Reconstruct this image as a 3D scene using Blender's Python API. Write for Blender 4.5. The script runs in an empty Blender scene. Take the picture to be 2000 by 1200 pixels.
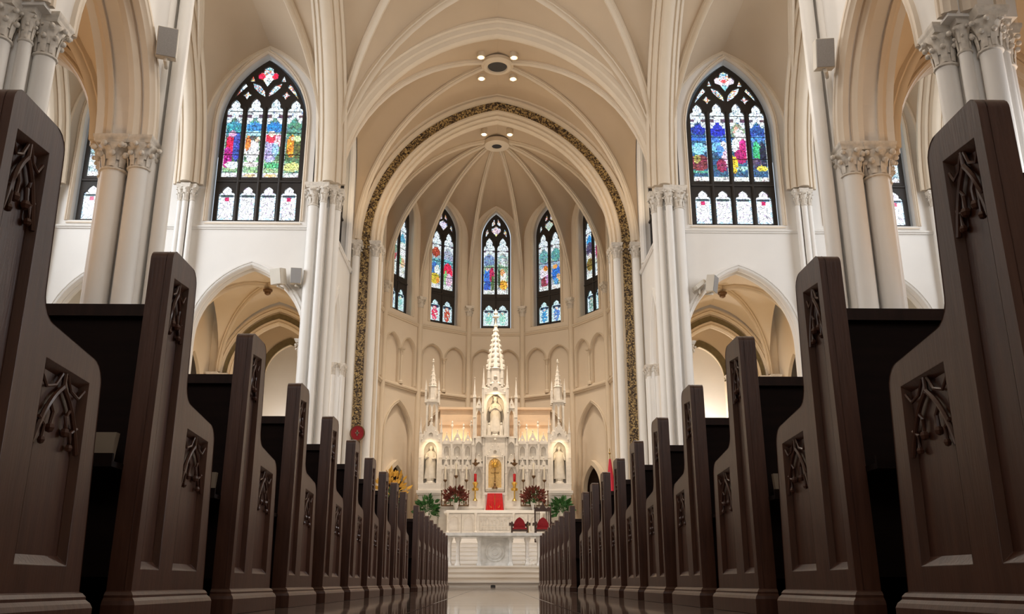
import bpy, math, random
from math import sin, cos, pi, sqrt, atan2, radians
from mathutils import Vector, Matrix
from mathutils.geometry import tessellate_polygon

random.seed(7)
SC = bpy.context.scene
COL = SC.collection

# ------------------------------------------------------------------ camera, world, lights, exposure
SC.view_settings.view_transform = 'Standard'
SC.view_settings.look = 'None'
SC.view_settings.gamma = 1.0
SC.view_settings.use_curve_mapping = False
SC.view_settings.exposure = 0.05
SC.cycles.use_denoising = True
SC.cycles.max_bounces = 8
SC.cycles.diffuse_bounces = 5
SC.cycles.sample_clamp_indirect = 6.0

cd = bpy.data.cameras.new('camera')
cam = bpy.data.objects.new('camera', cd)
COL.objects.link(cam)
cd.sensor_width = 36.0
cd.lens = 36.0 * 1754 / 2000
cd.clip_start = 0.02
cd.clip_end = 300
cam.location = (-0.05, 0, 0.104)
cam.rotation_euler = (radians(90 + 17.1), 0, radians(-1.155))
SC.camera = cam

W = bpy.data.worlds.new('world')
SC.world = W
W.use_nodes = True
W.node_tree.nodes['Background'].inputs[0].default_value = (0.75, 0.87, 1.0, 1)
W.node_tree.nodes['Background'].inputs[1].default_value = 1.0


def area(name, loc, target, sx, sy, power, col, spread=180):
    l = bpy.data.lights.new(name, 'AREA')
    l.shape = 'RECTANGLE'
    l.size = sx
    l.size_y = sy
    l.energy = power
    l.color = col
    l.spread = radians(spread)
    o = bpy.data.objects.new(name, l)
    COL.objects.link(o)
    o.location = loc
    o.rotation_euler = (Vector(target) - Vector(loc)).to_track_quat('-Z', 'Y').to_euler()
    return o


def spot(name, loc, target, power, col, ang=60, blend=0.8, r=0.1):
    l = bpy.data.lights.new(name, 'SPOT')
    l.energy = power
    l.color = col
    l.spot_size = radians(ang)
    l.spot_blend = blend
    l.shadow_soft_size = r
    o = bpy.data.objects.new(name, l)
    COL.objects.link(o)
    o.location = loc
    o.rotation_euler = (Vector(target) - Vector(loc)).to_track_quat('-Z', 'Y').to_euler()
    return o


def point(name, loc, power, col, r=0.15):
    l = bpy.data.lights.new(name, 'POINT')
    l.energy = power
    l.color = col
    l.shadow_soft_size = r
    o = bpy.data.objects.new(name, l)
    COL.objects.link(o)
    o.location = loc
    return o


DAY = (0.90, 0.95, 1.0)
WARM = (1.0, 0.72, 0.42)
SOFT = (1.0, 0.84, 0.64)
# unseen area lights for transept-end daylight, plus added fill from the west
area('transept_daylight_left', (-17.3, 21.2, 12.0), (5, 30, 6), 7, 9, 1100, DAY, 120)
area('transept_daylight_right', (17.3, 21.2, 12.0), (-6, 28, 8), 7, 9, 850, DAY, 140)
area('west_fill_light', (0, -11.4, 11.5), (0, 20, 9), 7, 9, 500, DAY)
# unseen area lights added in the aisles to brighten the pew faces
area('aisle_fill_right', (10.5, 8.2, 4.6), (-1.0, 5.5, 0.5), 8, 3.2, 420, DAY, 130)
area('aisle_fill_left', (-10.5, 8.2, 4.6), (1.0, 5.5, 0.5), 8, 3.2, 110, DAY, 130)
# added fill lights high over nave and crossing, no lanterns modelled
for ly, lp in ((-4.5, 25), (3.5, 60), (11.0, 230), (19.0, 400)):
    for sx in (-1, 1):
        point('nave_fill_light', (sx * 3.4, ly, 11.5), lp, (1.0, 0.91, 0.80), 0.35)
# the downlights round the chancel oculus and the apse boss
for sx in (-1, 1):
    for dy in (-0.9, 0.9):
        spot('chancel_downlight', (sx * 0.75, 30.2 + dy, 18.6), (sx * 2.2, 30.2 + dy * 4, 3), 900, SOFT, 85, 1.0, 0.08)
    spot('apse_downlight', (sx * 0.6, 34.6, 18.1), (sx * 0.9, 37.3, 3), 3300, (1.0, 0.84, 0.66), 62, 1.0, 0.08)
# unseen lights washing the chancel, apse, aisles and side chapels
for sx in (-1, 1):
    area('chapel_wash', (sx * 8.1, 30.0, 5.0), (sx * 8.1, 30.2, 12), 1.6, 1.6, 52, (1.0, .68, .36))
    point('chapel_niche_lamp', (sx * 8.1, 35.2, 5.6), 70 if sx < 0 else 190, (1.0, 0.97, 0.93), 0.2)
    point('outer_chapel_lamp', (sx * 12.6, 29.8, 5.5), 60, WARM, 0.2)
    area('aisle_wash', (sx * 8.7, 11.5, 4.5), (sx * 8.6, 11.5, 12), 1.6, 2.5, 60, (1.0, .60, .30))
    area('chancel_vault_wash', (sx * 4.9, 30.3, 12.9), (sx * 3.0, 30.3, 19), 0.3, 2.4, 60, WARM)
point('apse_vault_wash', (0, 36.0, 13.2), 150, SOFT, 0.3)

# ------------------------------------------------------------------ helpers


class MB:
    """collects geometry for ONE mesh object"""

    def __init__(self):
        self.v = []
        self.f = []
        self.c = None

    def add(self, vs, fs):
        n = len(self.v)
        self.v += [tuple(p) for p in vs]
        self.f += [tuple(i + n for i in f) for f in fs]
        return self

    def box(self, x0, y0, z0, x1, y1, z1):
        return self.add([(x0, y0, z0), (x1, y0, z0), (x1, y1, z0), (x0, y1, z0), (x0, y0, z1), (x1, y0, z1), (x1, y1, z1), (x0, y1, z1)],
                        [(0, 3, 2, 1), (4, 5, 6, 7), (0, 1, 5, 4), (1, 2, 6, 5), (2, 3, 7, 6), (3, 0, 4, 7)])

    def cbox(self, x, y, z, sx, sy, sz):
        return self.box(x - sx / 2, y - sy / 2, z, x + sx / 2, y + sy / 2, z + sz)

    def lathe(self, x, y, prof, n=12, ph=0.0, sq=1.0):
        vs, fs = [], []
        for r, z in prof:
            for k in range(n):
                a = ph + 2 * pi * k / n
                vs.append((x + r * cos(a), y + r * sq * sin(a), z))
        m = len(prof)
        for i in range(m - 1):
            for k in range(n):
                k2 = (k + 1) % n
                fs.append((i * n + k, i * n + k2, (i + 1) * n + k2, (i + 1) * n + k))
        fs.append(tuple(range(n))[::-1])
        fs.append(tuple((m - 1) * n + k for k in range(n)))
        return self.add(vs, fs)

    def tube(self, pts, r, n=6, r1=None):
        pts = [Vector(p) for p in pts]
        m = len(pts)
        vs, fs = [], []
        up = Vector((0.12, 0.31, 1)).normalized()
        for i, p in enumerate(pts):
            t = (pts[min(i + 1, m - 1)] - pts[max(i - 1, 0)]).normalized()
            s = t.cross(up)
            if s.length < 0.05:
                s = t.cross(Vector((1, 0, 0)))
            s.normalize()
            u = s.cross(t)
            rr = r if r1 is None else r + (r1 - r) * i / (m - 1)
            for k in range(n):
                a = 2 * pi * k / n
                vs.append(p + s * (rr * cos(a)) + u * (rr * sin(a)))
        for i in range(m - 1):
            for k in range(n):
                k2 = (k + 1) % n
                fs.append((i * n + k, i * n + k2, (i + 1) * n + k2, (i + 1) * n + k))
        fs.append(tuple(range(n))[::-1])
        fs.append(tuple((m - 1) * n + k for k in range(n)))
        return self.add(vs, fs)

    def ball(self, c, r, nu=8, nv=5, s=(1, 1, 1)):
        vs, fs = [], []
        for j in range(nv + 1):
            th = pi * j / nv
            for i in range(nu):
                a = 2 * pi * i / nu
                vs.append((c[0] + r * s[0] * sin(th) * cos(a), c[1] + r * s[1] * sin(th) * sin(a), c[2] + r * s[2] * cos(th)))
        for j in range(nv):
            for i in range(nu):
                i2 = (i + 1) % nu
                fs.append((j * nu + i, (j + 1) * nu + i, (j + 1) * nu + i2, j * nu + i2))
        return self.add(vs, fs)

    def slab(self, outer, holes, O, U, V, N, d):
        """flat polygon with holes (2D) in frame O,U,V given thickness d along N"""
        O, U, V, N = Vector(O), Vector(U), Vector(V), Vector(N)
        loops = [outer] + list(holes)
        tri = tessellate_polygon([[Vector((a, b, 0)) for a, b in lp] for lp in loops])
        flat = [p for lp in loops for p in lp]
        k = len(flat)
        vs = [O + U * a + V * b for a, b in flat] + [O + U * a + V * b + N * d for a, b in flat]
        fs = [tuple(t) for t in tri] + [tuple(i + k for i in t[::-1]) for t in tri]
        b = 0
        for lp in loops:
            n = len(lp)
            for i in range(n):
                j = (i + 1) % n
                fs.append((b + i, b + j, b + j + k, b + i + k))
            b += n
        return self.add(vs, fs)

    def loft(self, A, B, m=5, bulge=0.0):
        """surface between two polylines of equal length"""
        n = len(A)
        vs, fs = [], []
        for j in range(m + 1):
            t = j / m
            for i in range(n):
                a, b = Vector(A[i]), Vector(B[i])
                p = a.lerp(b, t)
                p.z += bulge * sin(pi * t) * (a - b).length
                vs.append(p)
        for j in range(m):
            for i in range(n - 1):
                fs.append((j * n + i, j * n + i + 1, (j + 1) * n + i + 1, (j + 1) * n + i))
        return self.add(vs, fs)

    def sweep(self, path, prof, h, closed=True):
        """moulding swept up a half arch; h = horizontal direction towards the crown; profile (s, n): n = depth inwards"""
        h = Vector((h[0], h[1], 0)).normalized()
        S = h.cross(Vector((0, 0, 1)))
        path = [Vector(p) for p in path]
        m = len(path)
        k = len(prof)
        vs, fs = [], []
        for i, p in enumerate(path):
            t = (path[min(i + 1, m - 1)] - path[max(i - 1, 0)]).normalized()
            if i == m - 1:
                t = (path[-1] - path[-2]).normalized()
            N = h * t.z - Vector((0, 0, 1)) * t.dot(h)
            if i == m - 1 and t.dot(h) > 0.25:      # mitre at the crown
                N = Vector((0, 0, -1)) / t.dot(h)
            for s, n in prof:
                vs.append(p + S * s + N * n)
        for i in range(m - 1):
            for j in range(k - 1 if not closed else k):
                j2 = (j + 1) % k
                fs.append((i * k + j, i * k + j2, (i + 1) * k + j2, (i + 1) * k + j))
        if closed:
            fs.append(tuple(range(k))[::-1])
            fs.append(tuple((m - 1) * k + j for j in range(k)))
        return self.add(vs, fs)

    def build(self, name, mat, parent=None, smooth=True, ang=35, cols=None):
        me = bpy.data.meshes.new(name)
        o = parent
        off = Vector((0, 0, 0))
        while o is not None:
            off += o.location
            o = o.parent
        me.from_pydata([tuple(Vector(p) - off) for p in self.v], [], self.f)
        if cols is not None:
            at = me.color_attributes.new('glass', 'FLOAT_COLOR', 'CORNER')
            flat = []
            for pl in me.polygons:
                c = cols[pl.index]
                for _ in pl.loop_indices:
                    flat += [c[0], c[1], c[2], 1.0]
            at.data.foreach_set('color', flat)
        me.materials.append(mat)
        if smooth:
            me.polygons.foreach_set('use_smooth', [True] * len(me.polygons))
            me.set_sharp_from_angle(angle=radians(ang))
        ob = bpy.data.objects.new(name, me)
        COL.objects.link(ob)
        if parent is not None:
            ob.parent = parent
        return ob


def empty(name, loc=(0, 0, 0), label=None, cat=None, group=None, kind=None):
    o = bpy.data.objects.new(name, None)
    o.empty_display_size = 0.2
    COL.objects.link(o)
    o.location = loc
    tag(o, label, cat, group, kind)
    return o


def tag(o, label=None, cat=None, group=None, kind=None):
    if label:
        o['label'] = label
    if cat:
        o['category'] = cat
    if group:
        o['group'] = group
    if kind:
        o['kind'] = kind
    return o


KIDS = {}


def copy_tree(o, parent=None):
    c = o.copy()
    COL.objects.link(c)
    c.parent = parent
    for ch in list(o.children):
        copy_tree(ch, c)
    return c


def half(a, rise, n=14):
    """half arch: [(u, z)] from (a,0) to (0,rise)"""
    if rise >= a:
        R = (a * a + rise * rise) / (2 * a)
        th = math.acos((R - a) / R)
        return [(a - R + R * cos(th * i / n), R * sin(th * i / n)) for i in range(n + 1)]
    return [(a * cos(pi / 2 * i / n), rise * sin(pi / 2 * i / n)) for i in range(n + 1)]


def arch2d(cx, a, z0, spring, top, n=10):
    """closed pointed-arch outline, from bottom right round the head to bottom left"""
    h = half(a, top - spring, n)
    pts = [(cx + a, z0)] if spring > z0 + 1e-6 else []
    pts += [(cx + u, spring + z) for u, z in h]
    pts += [(cx - u, spring + z) for u, z in h[-2::-1]]
    if spring > z0 + 1e-6:
        pts.append((cx - a, z0))
    return pts


def rise3(p0, p1, z0, z1, n=14, stilt=0.0):
    """3D half-arch curve from springer p0 (x,y) to crown p1 (x,y)"""
    dx, dy = p1[0] - p0[0], p1[1] - p0[1]
    L = sqrt(dx * dx + dy * dy)
    out = []
    if stilt:
        out = [Vector((p0[0], p0[1], z0 + stilt * i / 4)) for i in range(4)]
        z0 += stilt
        n -= 4
    for u, z in half(L, z1 - z0, n):
        s = 1 - u / L
        out.append(Vector((p0[0] + dx * s, p0[1] + dy * s, z0 + z)))
    return out


# ------------------------------------------------------------------ materials
def mat(name, col, rough=0.6, metal=0.0, noise=0.0, nscale=3.0, col2=None, bump=0.0, bscale=30, spec=0.5, stretch=None, detail=4):
    m = bpy.data.materials.new(name)
    m.use_nodes = True
    nt = m.node_tree
    b = nt.nodes['Principled BSDF']
    b.inputs['Base Color'].default_value = (*col, 1)
    b.inputs['Roughness'].default_value = rough
    b.inputs['Metallic'].default_value = metal
    b.inputs['Specular IOR Level'].default_value = spec
    tc = nt.nodes.new('ShaderNodeTexCoord')
    mp = nt.nodes.new('ShaderNodeMapping')
    nt.links.new(tc.outputs['Object'], mp.inputs[0])
    if stretch:
        mp.inputs['Scale'].default_value = stretch
    if noise or col2:
        nz = nt.nodes.new('ShaderNodeTexNoise')
        nz.inputs['Scale'].default_value = nscale
        nz.inputs['Detail'].default_value = detail
        nt.links.new(mp.outputs[0], nz.inputs['Vector'])
        rp = nt.nodes.new('ShaderNodeValToRGB')
        c2 = col2 or tuple(c * (1 - noise) for c in col)
        rp.color_ramp.elements[0].position = 0.32
        rp.color_ramp.elements[0].color = (*c2, 1)
        rp.color_ramp.elements[1].position = 0.68
        rp.color_ramp.elements[1].color = (*col, 1)
        nt.links.new(nz.outputs['Fac'], rp.inputs[0])
        nt.links.new(rp.outputs[0], b.inputs['Base Color'])
    if bump:
        n2 = nt.nodes.new('ShaderNodeTexNoise')
        n2.inputs['Scale'].default_value = bscale
        n2.inputs['Detail'].default_value = 3
        nt.links.new(mp.outputs[0], n2.inputs['Vector'])
        bp = nt.nodes.new('ShaderNodeBump')
        bp.inputs['Strength'].default_value = bump
        bp.inputs['Distance'].default_value = 0.02
        nt.links.new(n2.outputs['Fac'], bp.inputs['Height'])
        nt.links.new(bp.outputs[0], b.inputs['Normal'])
    return m


M = {}
M['wall'] = mat('painted_plaster', (0.80, 0.775, 0.74), 0.5, noise=0.05, nscale=0.8, bump=0.05, bscale=9)
M['cream'] = mat('warm_lit_plaster', (0.75, 0.65, 0.53), 0.6, noise=0.06, nscale=0.7, bump=0.05, bscale=9)  # warm light on the apse is mixed into this tan base colour
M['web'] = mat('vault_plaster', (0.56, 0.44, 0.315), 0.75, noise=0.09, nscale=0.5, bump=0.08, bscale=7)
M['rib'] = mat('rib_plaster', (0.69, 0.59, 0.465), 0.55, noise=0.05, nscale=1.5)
M['chapel'] = mat('chapel_plaster', (0.78, 0.66, 0.50), 0.6, noise=0.05, nscale=1.0)
M['cap'] = mat('capital_plaster', (0.74, 0.68, 0.60), 0.6, noise=0.22, nscale=14)
M['tracery'] = mat('dark_window_tracery', (0.022, 0.016, 0.013), 0.6, noise=0.3, nscale=5)
M['olive'] = mat('olive_band', (0.20, 0.155, 0.07), 0.6, noise=0.25, nscale=8)
M['marble'] = mat('white_marble', (0.86, 0.83, 0.79), 0.25, col2=(0.78, 0.74, 0.69), nscale=2.5, stretch=(1, 1, 2.5))
M['carrara'] = mat('grey_veined_marble', (0.84, 0.83, 0.80), 0.22, col2=(0.62, 0.61, 0.58), nscale=5.0, detail=9)
M['stone'] = mat('carved_altar_stone', (0.84, 0.80, 0.74), 0.5, noise=0.14, nscale=9)
M['statue'] = mat('statue_stone', (0.78, 0.74, 0.68), 0.55, noise=0.15, nscale=7)
M['step'] = mat('step_marble', (0.80, 0.75, 0.68), 0.25, col2=(0.66, 0.58, 0.49), nscale=1.2, stretch=(0.5, 1, 6))
M['floor'] = mat('dark_floor_stone', (0.16, 0.125, 0.10), 0.16, col2=(0.10, 0.078, 0.062), nscale=3)
M['tile'] = mat('polished_floor_tile', (0.25, 0.20, 0.17), 0.045, col2=(0.19, 0.148, 0.12), nscale=2.2, detail=8)
M['grout'] = mat('tile_joint', (0.09, 0.07, 0.055), 0.6)
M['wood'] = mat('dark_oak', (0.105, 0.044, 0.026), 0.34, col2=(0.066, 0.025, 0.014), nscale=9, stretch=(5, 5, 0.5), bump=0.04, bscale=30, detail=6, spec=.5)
M['wood_shaded'] = mat('shade_darkened_oak', (0.035, 0.014, 0.009), 0.45, col2=(0.020, 0.008, 0.005), nscale=9, stretch=(5, 5, 0.5), spec=.25)  # darker copy of the oak, shade on rails and seats put into the colour
M['wood_deep_shade'] = mat('deep_shade_oak', (0.014, 0.006, 0.004), 0.65, spec=.12, noise=0.3, nscale=8, stretch=(0.5, 5, 5))  # oak darkened further so its colour carries the shade inside the pews
M['chair'] = mat('chair_walnut', (0.06, 0.028, 0.018), 0.4, noise=0.3, nscale=9)
M['red'] = mat('crimson_velvet', (0.34, 0.012, 0.02), 0.8, noise=0.25, nscale=15)
M['veil'] = mat('red_silk_veil', (0.66, 0.01, 0.012), 0.5, noise=0.2, nscale=9)
M['white'] = mat('white_ceramic', (0.85, 0.83, 0.8), 0.3, noise=0.04)
M['wax'] = mat('candle_wax', (0.88, 0.82, 0.68), 0.5, noise=0.05)
M['brass'] = mat('aged_brass', (0.50, 0.34, 0.13), 0.35, 0.85, noise=0.35, nscale=12)
M['gold'] = mat('gilt', (0.85, 0.55, 0.13), 0.32, 0.8, noise=0.25, nscale=12)
M['bronze'] = mat('brown_bronze', (0.20, 0.11, 0.05), 0.45, 0.5, noise=0.3, nscale=15)
M['grey'] = mat('speaker_grille_grey', (0.30, 0.29, 0.285), 0.7, noise=0.12, nscale=60)
M['beige'] = mat('speaker_case_beige', (0.62, 0.57, 0.49), 0.6, noise=0.05)
M['redglass'] = mat('ruby_glass', (0.50, 0.01, 0.015), 0.15, noise=0.1)
M['leaf'] = mat('green_leaf', (0.055, 0.19, 0.045), 0.5, col2=(0.02, 0.085, 0.02), nscale=12)
M['maroon'] = mat('dried_maroon_flower', (0.20, 0.035, 0.022), 0.75, col2=(0.09, 0.02, 0.012), nscale=16)
M['yellow'] = mat('yellow_flower', (0.75, 0.42, 0.05), 0.6, noise=0.3, nscale=12)
M['dark'] = mat('black_iron', (0.02, 0.017, 0.015), 0.5, noise=0.2)
M['flag_red'] = mat('flag_red', (0.70, 0.03, 0.07), 0.7, noise=0.15)
M['flag_gold'] = mat('flag_gold', (0.85, 0.5, 0.12), 0.7, noise=0.1)
M['paper'] = mat('buff_paper', (0.24, 0.185, 0.13), 0.8, noise=0.1)
M['peach'] = mat('warm_lit_backing_plaster', (0.82, 0.62, 0.44), 0.6, noise=0.08)  # peach tint stands for warm light falling on the backing wall
M['gilt_ground'] = mat('gilt_mosaic_ground', (0.80, 0.56, 0.24), 0.5, 0.2, noise=0.3, nscale=25)
M['linen'] = mat('white_linen', (0.9, 0.88, 0.84), 0.8, noise=0.04)
M['wood_far'] = M['wood']


def emis(name, col, s):
    m = bpy.data.materials.new(name)
    m.use_nodes = True
    b = m.node_tree.nodes['Principled BSDF']
    b.inputs['Base Color'].default_value = (*col, 1)
    b.inputs['Emission Color'].default_value = (*col, 1)
    b.inputs['Emission Strength'].default_value = s
    return m


M['lamp'] = emis('lamp_lens', (1.0, 0.86, 0.62), 14)


def mosaic_mat():
    m = mat('gold_brown_mosaic', (0.1, 0.06, 0.03), 0.35, 0.3)
    nt = m.node_tree
    tc = [n for n in nt.nodes if n.type == 'TEX_COORD'][0]
    v = nt.nodes.new('ShaderNodeTexVoronoi')
    v.inputs['Scale'].default_value = 22
    nt.links.new(tc.outputs['Object'], v.inputs['Vector'])
    sp = nt.nodes.new('ShaderNodeSeparateColor')
    nt.links.new(v.outputs['Color'], sp.inputs[0])
    r = nt.nodes.new('ShaderNodeValToRGB')
    e = r.color_ramp.elements
    e[0].position = 0.25
    e[0].color = (0.035, 0.02, 0.012, 1)
    e[1].position = 0.95
    e[1].color = (0.55, 0.40, 0.17, 1)
    x = e.new(0.6)
    x.color = (0.24, 0.165, 0.08, 1)
    nt.links.new(sp.outputs[0], r.inputs[0])
    nt.links.new(r.outputs[0], nt.nodes['Principled BSDF'].inputs['Base Color'])
    return m


M['mosaic'] = mosaic_mat()


def glass_mat(name, strength, tint=(1, 1, 1)):
    m = bpy.data.materials.new(name)
    m.use_nodes = True
    nt = m.node_tree
    b = nt.nodes['Principled BSDF']
    b.inputs['Roughness'].default_value = 0.25
    at = nt.nodes.new('ShaderNodeAttribute')
    at.attribute_name = 'glass'
    tc = nt.nodes.new('ShaderNodeTexCoord')
    v = nt.nodes.new('ShaderNodeTexVoronoi')
    v.feature = 'DISTANCE_TO_EDGE'
    v.inputs['Scale'].default_value = 11.0
    nt.links.new(tc.outputs['Object'], v.inputs['Vector'])
    r = nt.nodes.new('ShaderNodeValToRGB')
    r.color_ramp.elements[0].position = 0.02
    r.color_ramp.elements[0].color = (0.16, 0.16, 0.18, 1)
    r.color_ramp.elements[1].position = 0.075
    r.color_ramp.elements[1].color = (1, 1, 1, 1)
    nt.links.new(v.outputs['Distance'], r.inputs[0])
    v2 = nt.nodes.new('ShaderNodeTexVoronoi')
    v2.inputs['Scale'].default_value = 11.0
    nt.links.new(tc.outputs['Object'], v2.inputs['Vector'])
    hs = nt.nodes.new('ShaderNodeMix')
    hs.data_type = 'RGBA'
    hs.blend_type = 'SOFT_LIGHT'
    hs.inputs[0].default_value = 0.30
    nt.links.new(at.outputs['Color'], hs.inputs[6])
    nt.links.new(v2.outputs['Color'], hs.inputs[7])
    mu = nt.nodes.new('ShaderNodeMix')
    mu.data_type = 'RGBA'
    mu.blend_type = 'MULTIPLY'
    mu.inputs[0].default_value = 1
    nt.links.new(hs.outputs[2], mu.inputs[6])
    nt.links.new(r.outputs[0], mu.inputs[7])
    b.inputs['Base Color'].default_value = (0.03, 0.03, 0.035, 1)
    nt.links.new(mu.outputs[2], b.inputs['Emission Color'])
    b.inputs['Emission Strength'].default_value = strength
    return m


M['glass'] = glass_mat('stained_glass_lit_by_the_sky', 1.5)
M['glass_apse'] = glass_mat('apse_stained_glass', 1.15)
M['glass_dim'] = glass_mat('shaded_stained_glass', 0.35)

# ------------------------------------------------------------------ floor and steps
X3, Z3 = Vector((1, 0, 0)), Vector((0, 0, 1))
Y3 = Vector((0, 1, 0))
fl = MB()
fl.box(-19, -12.5, -0.35, 19, 45, -0.012)
floor = fl.build('floor', M['grout'], smooth=False)
tag(floor, kind='structure')
fb = MB()
for sx in (-1, 1):
    x0, x1 = sorted((sx * 0.94 - .05, sx * 19))
    fb.box(x0, -12.5, -0.012, x1, 25.8, -0.001)
fb.build('side_paving', M['floor'], floor, smooth=False)
TS = 0.625
tile_me = None
for r in range(42):
    for c in range(3):
        x = -0.05 + (c - 1) * TS
        y = 0.45 + r * TS
        if y + TS / 2 > 25.8:
            continue
        if tile_me is None:
            t = MB()
            h, b, bz = TS / 2 - 0.002, 0.003, 0.0008
            t.add([(-h, -h, -0.03), (h, -h, -0.03), (h, h, -0.03), (-h, h, -0.03), (-h, -h, -bz), (h, -h, -bz), (h, h, -bz), (-h, h, -bz),
                   (-h + b, -h + b, 0), (h - b, -h + b, 0), (h - b, h - b, 0), (-h + b, h - b, 0)],
                  [(0, 1, 5, 4), (1, 2, 6, 5), (2, 3, 7, 6), (3, 0, 4, 7), (4, 5, 9, 8), (5, 6, 10, 9), (6, 7, 11, 10), (7, 4, 8, 11), (8, 9, 10, 11)])
            o = t.build('tile', M['tile'], None, smooth=False)
            o.parent = floor
            tile_me = o.data
        else:
            o = bpy.data.objects.new('tile', tile_me)
            COL.objects.link(o)
            o.parent = floor
        o.location = (x, y, -0.001 + 0.0)
        o.rotation_euler = (0, 0, pi / 2 * random.randrange(4))

steps = empty('chancel_steps', (0, 25.8, 0), 'broad white marble steps climbing from the aisle to the chancel', 'steps')
for i in range(4):
    s = MB()
    z = 0.143 * i
    s.box(-5.2, 25.83 + 0.36 * i, z, 5.2, 27.9, z + 0.143 - 0.035)
    s.box(-5.24, 25.79 + 0.36 * i, z + 0.143 - 0.035, 5.24, 27.9, z + 0.143)
    s.build('step', M['step'], steps, smooth=False)
pl = MB()
pl.box(-5.2, 27.9, 0, 5.2, 41.2, 0.572)
for sx in (-1, 1):
    x0, x1 = sorted((sx * 5.2, sx * 17.9))
    pl.box(x0, 28.05, 0, x1, 36.5, 0.3)
tag(pl.build('floor_chancel', M['step'], smooth=False), kind='structure')
hs = empty('high_altar_steps', (0, 29.6, 0.572), 'second flight of white marble steps behind the stone altar table', 'steps')
for i in range(6):
    s = MB()
    z = 0.572 + 0.14 * i
    s.box(-3.6, 29.63 + 0.33 * i, z, 3.6, 38.7 if i == 5 else 32.5, z + 0.11)
    s.box(-3.63, 29.6 + 0.33 * i, z + 0.11, 3.63, 38.7 if i == 5 else 32.5, z + 0.14)
    s.build('step', M['marble'], hs, smooth=False)
for i in range(3):
    s = MB()
    z = 1.412 + 0.14 * i
    s.box(-3.3, 34.0 + 0.33 * i, z, 3.3, 38.6, z + 0.14)
    s.build('step', M['marble'], hs, smooth=False)

# ------------------------------------------------------------------ mouldings
MOULD = [(-0.07, -0.16), (-0.07, -0.10), (-0.03, -0.08), (-0.07, -0.04), (-0.05, 0.0), (0.0, 0.02), (0.03, 0.05), (0.12, 0.06), (0.12, -0.16)]
RIB = [(-.13, -.03), (-.13, .09), (-.09, .11), (-.09, .16), (-.05, .23), (0, .27), (.05, .23), (.09, .16), (.09, .11), (.13, .09), (.13, -.03)]
RIBS = [(s * .72, n * .7) for s, n in RIB]
BIG = [(-.52, -.05), (-.52, .06), (-.44, .10), (-.40, .06), (-.36, .14), (-.34, .22), (-.26, .26), (-.22, .22), (-.18, .30), (-.16, .38), (-.06, .44),
       (.06, .44), (.16, .38), (.18, .30), (.22, .22), (.26, .26), (.34, .22), (.36, .14), (.40, .06), (.44, .10), (.52, .06), (.52, -.05)]


def moulding(mb, O, U, a, z0, spring, apex, prof, n=14):
    O, U = Vector(O), Vector(U)
    for sd in (-1, 1):
        p = []
        if z0 < spring:
            p = [O + U * sd * a + Z3 * z0]
        p += [O + U * sd * u + Z3 * (spring + z) for u, z in half(a, apex - spring, n)]
        pr = [(s * sd, q) for s, q in prof]
        mb.sweep(p, pr, U * -sd)


def cord(mb, p0, p1, z, h=0.16, d=0.12, side=(0, -1, 0)):
    """string course between two plan points on a wall face; side = outward"""
    p0, p1, sd = Vector((p0[0], p0[1], z)), Vector((p1[0], p1[1], z)), Vector(side)
    pr = [(0, 0), (d * .5, 0.0), (d * .6, h * .25), (d, h * .45), (d, h * .75), (d * .5, h), (0, h)]
    vs = [p0 + sd * a + Z3 * b for a, b in pr] + [p1 + sd * a + Z3 * b for a, b in pr]
    k = len(pr)
    mb.add(vs, [(i, (i + 1) % k, (i + 1) % k + k, i + k) for i in range(k)])


# ------------------------------------------------------------------ piers, shafts and capitals
def leafcap(mb, x, y, r, zt, h, n=8, tiers=2, flat=1.0, ph=0.2):
    """bell with curled crocket leaves"""
    mb.lathe(x, y, [(r * 1.02, zt - h), (r * 1.18, zt - h * .97), (r * 1.18, zt - h * .92), (r * 1.0, zt - h * .9), (r * 1.0, zt - h * .6), (r * 1.12, zt - h * .3), (r * 1.45, zt - h * .04), (r * 1.45, zt)], 12)
    for t in range(tiers):
        zb = zt - h * (.88 if t == 0 else .62)
        ztip = zt - h * (.42 if t == 0 else .12)
        ro = r * (1.38 if t == 0 else 1.72)
        for k in range(n):
            a = ph + 2 * pi * (k + .5 * t) / n
            ca, sa = cos(a), sin(a)
            w = r * .30
            pts = []
            for q, (rr, zz, ww) in enumerate([(r * 1.03, zb, w * .8), (r * 1.10, zb + (ztip - zb) * .5, w), (r * 1.2, zb + (ztip - zb) * .85, w), (ro, ztip + h * .03, w * .55)]):
                pts += [(x + rr * ca - ww * sa, y + rr * sa + ww * ca, zz), (x + (rr + r * .10) * ca, y + (rr + r * .10) * sa, zz), (x + rr * ca + ww * sa, y + rr * sa - ww * ca, zz)]
            mb.add(pts, [(i * 3 + j, i * 3 + j + 1, i * 3 + j + 4, i * 3 + j + 3) for i in range(3) for j in range(2)])
            mb.ball((x + (ro + r * .06) * ca, y + (ro + r * .06) * sa, ztip - h * .02), r * .29, 6, 4)


def abacus(mb, x, y, w, zt, h, rot=0.0):
    """moulded square plate"""
    pr = [(w * .84, zt - h), (w * .90, zt - h * .7), (w * .90, zt - h * .62), (w * .97, zt - h * .45), (w * 1.0, zt - h * .2), (w * 1.0, zt)]
    vs = []
    for r, z in pr:
        for k in range(4):
            a = rot + pi / 4 + pi / 2 * k
            vs.append((x + r * sqrt(2) * cos(a), y + r * sqrt(2) * sin(a), z))
    m = len(pr)
    mb.add(vs, [(i * 4 + k, i * 4 + (k + 1) % 4, (i + 1) * 4 + (k + 1) % 4, (i + 1) * 4 + k) for i in range(m - 1) for k in range(4)] + [(3, 2, 1, 0), tuple((m - 1) * 4 + k for k in range(4))])


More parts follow.
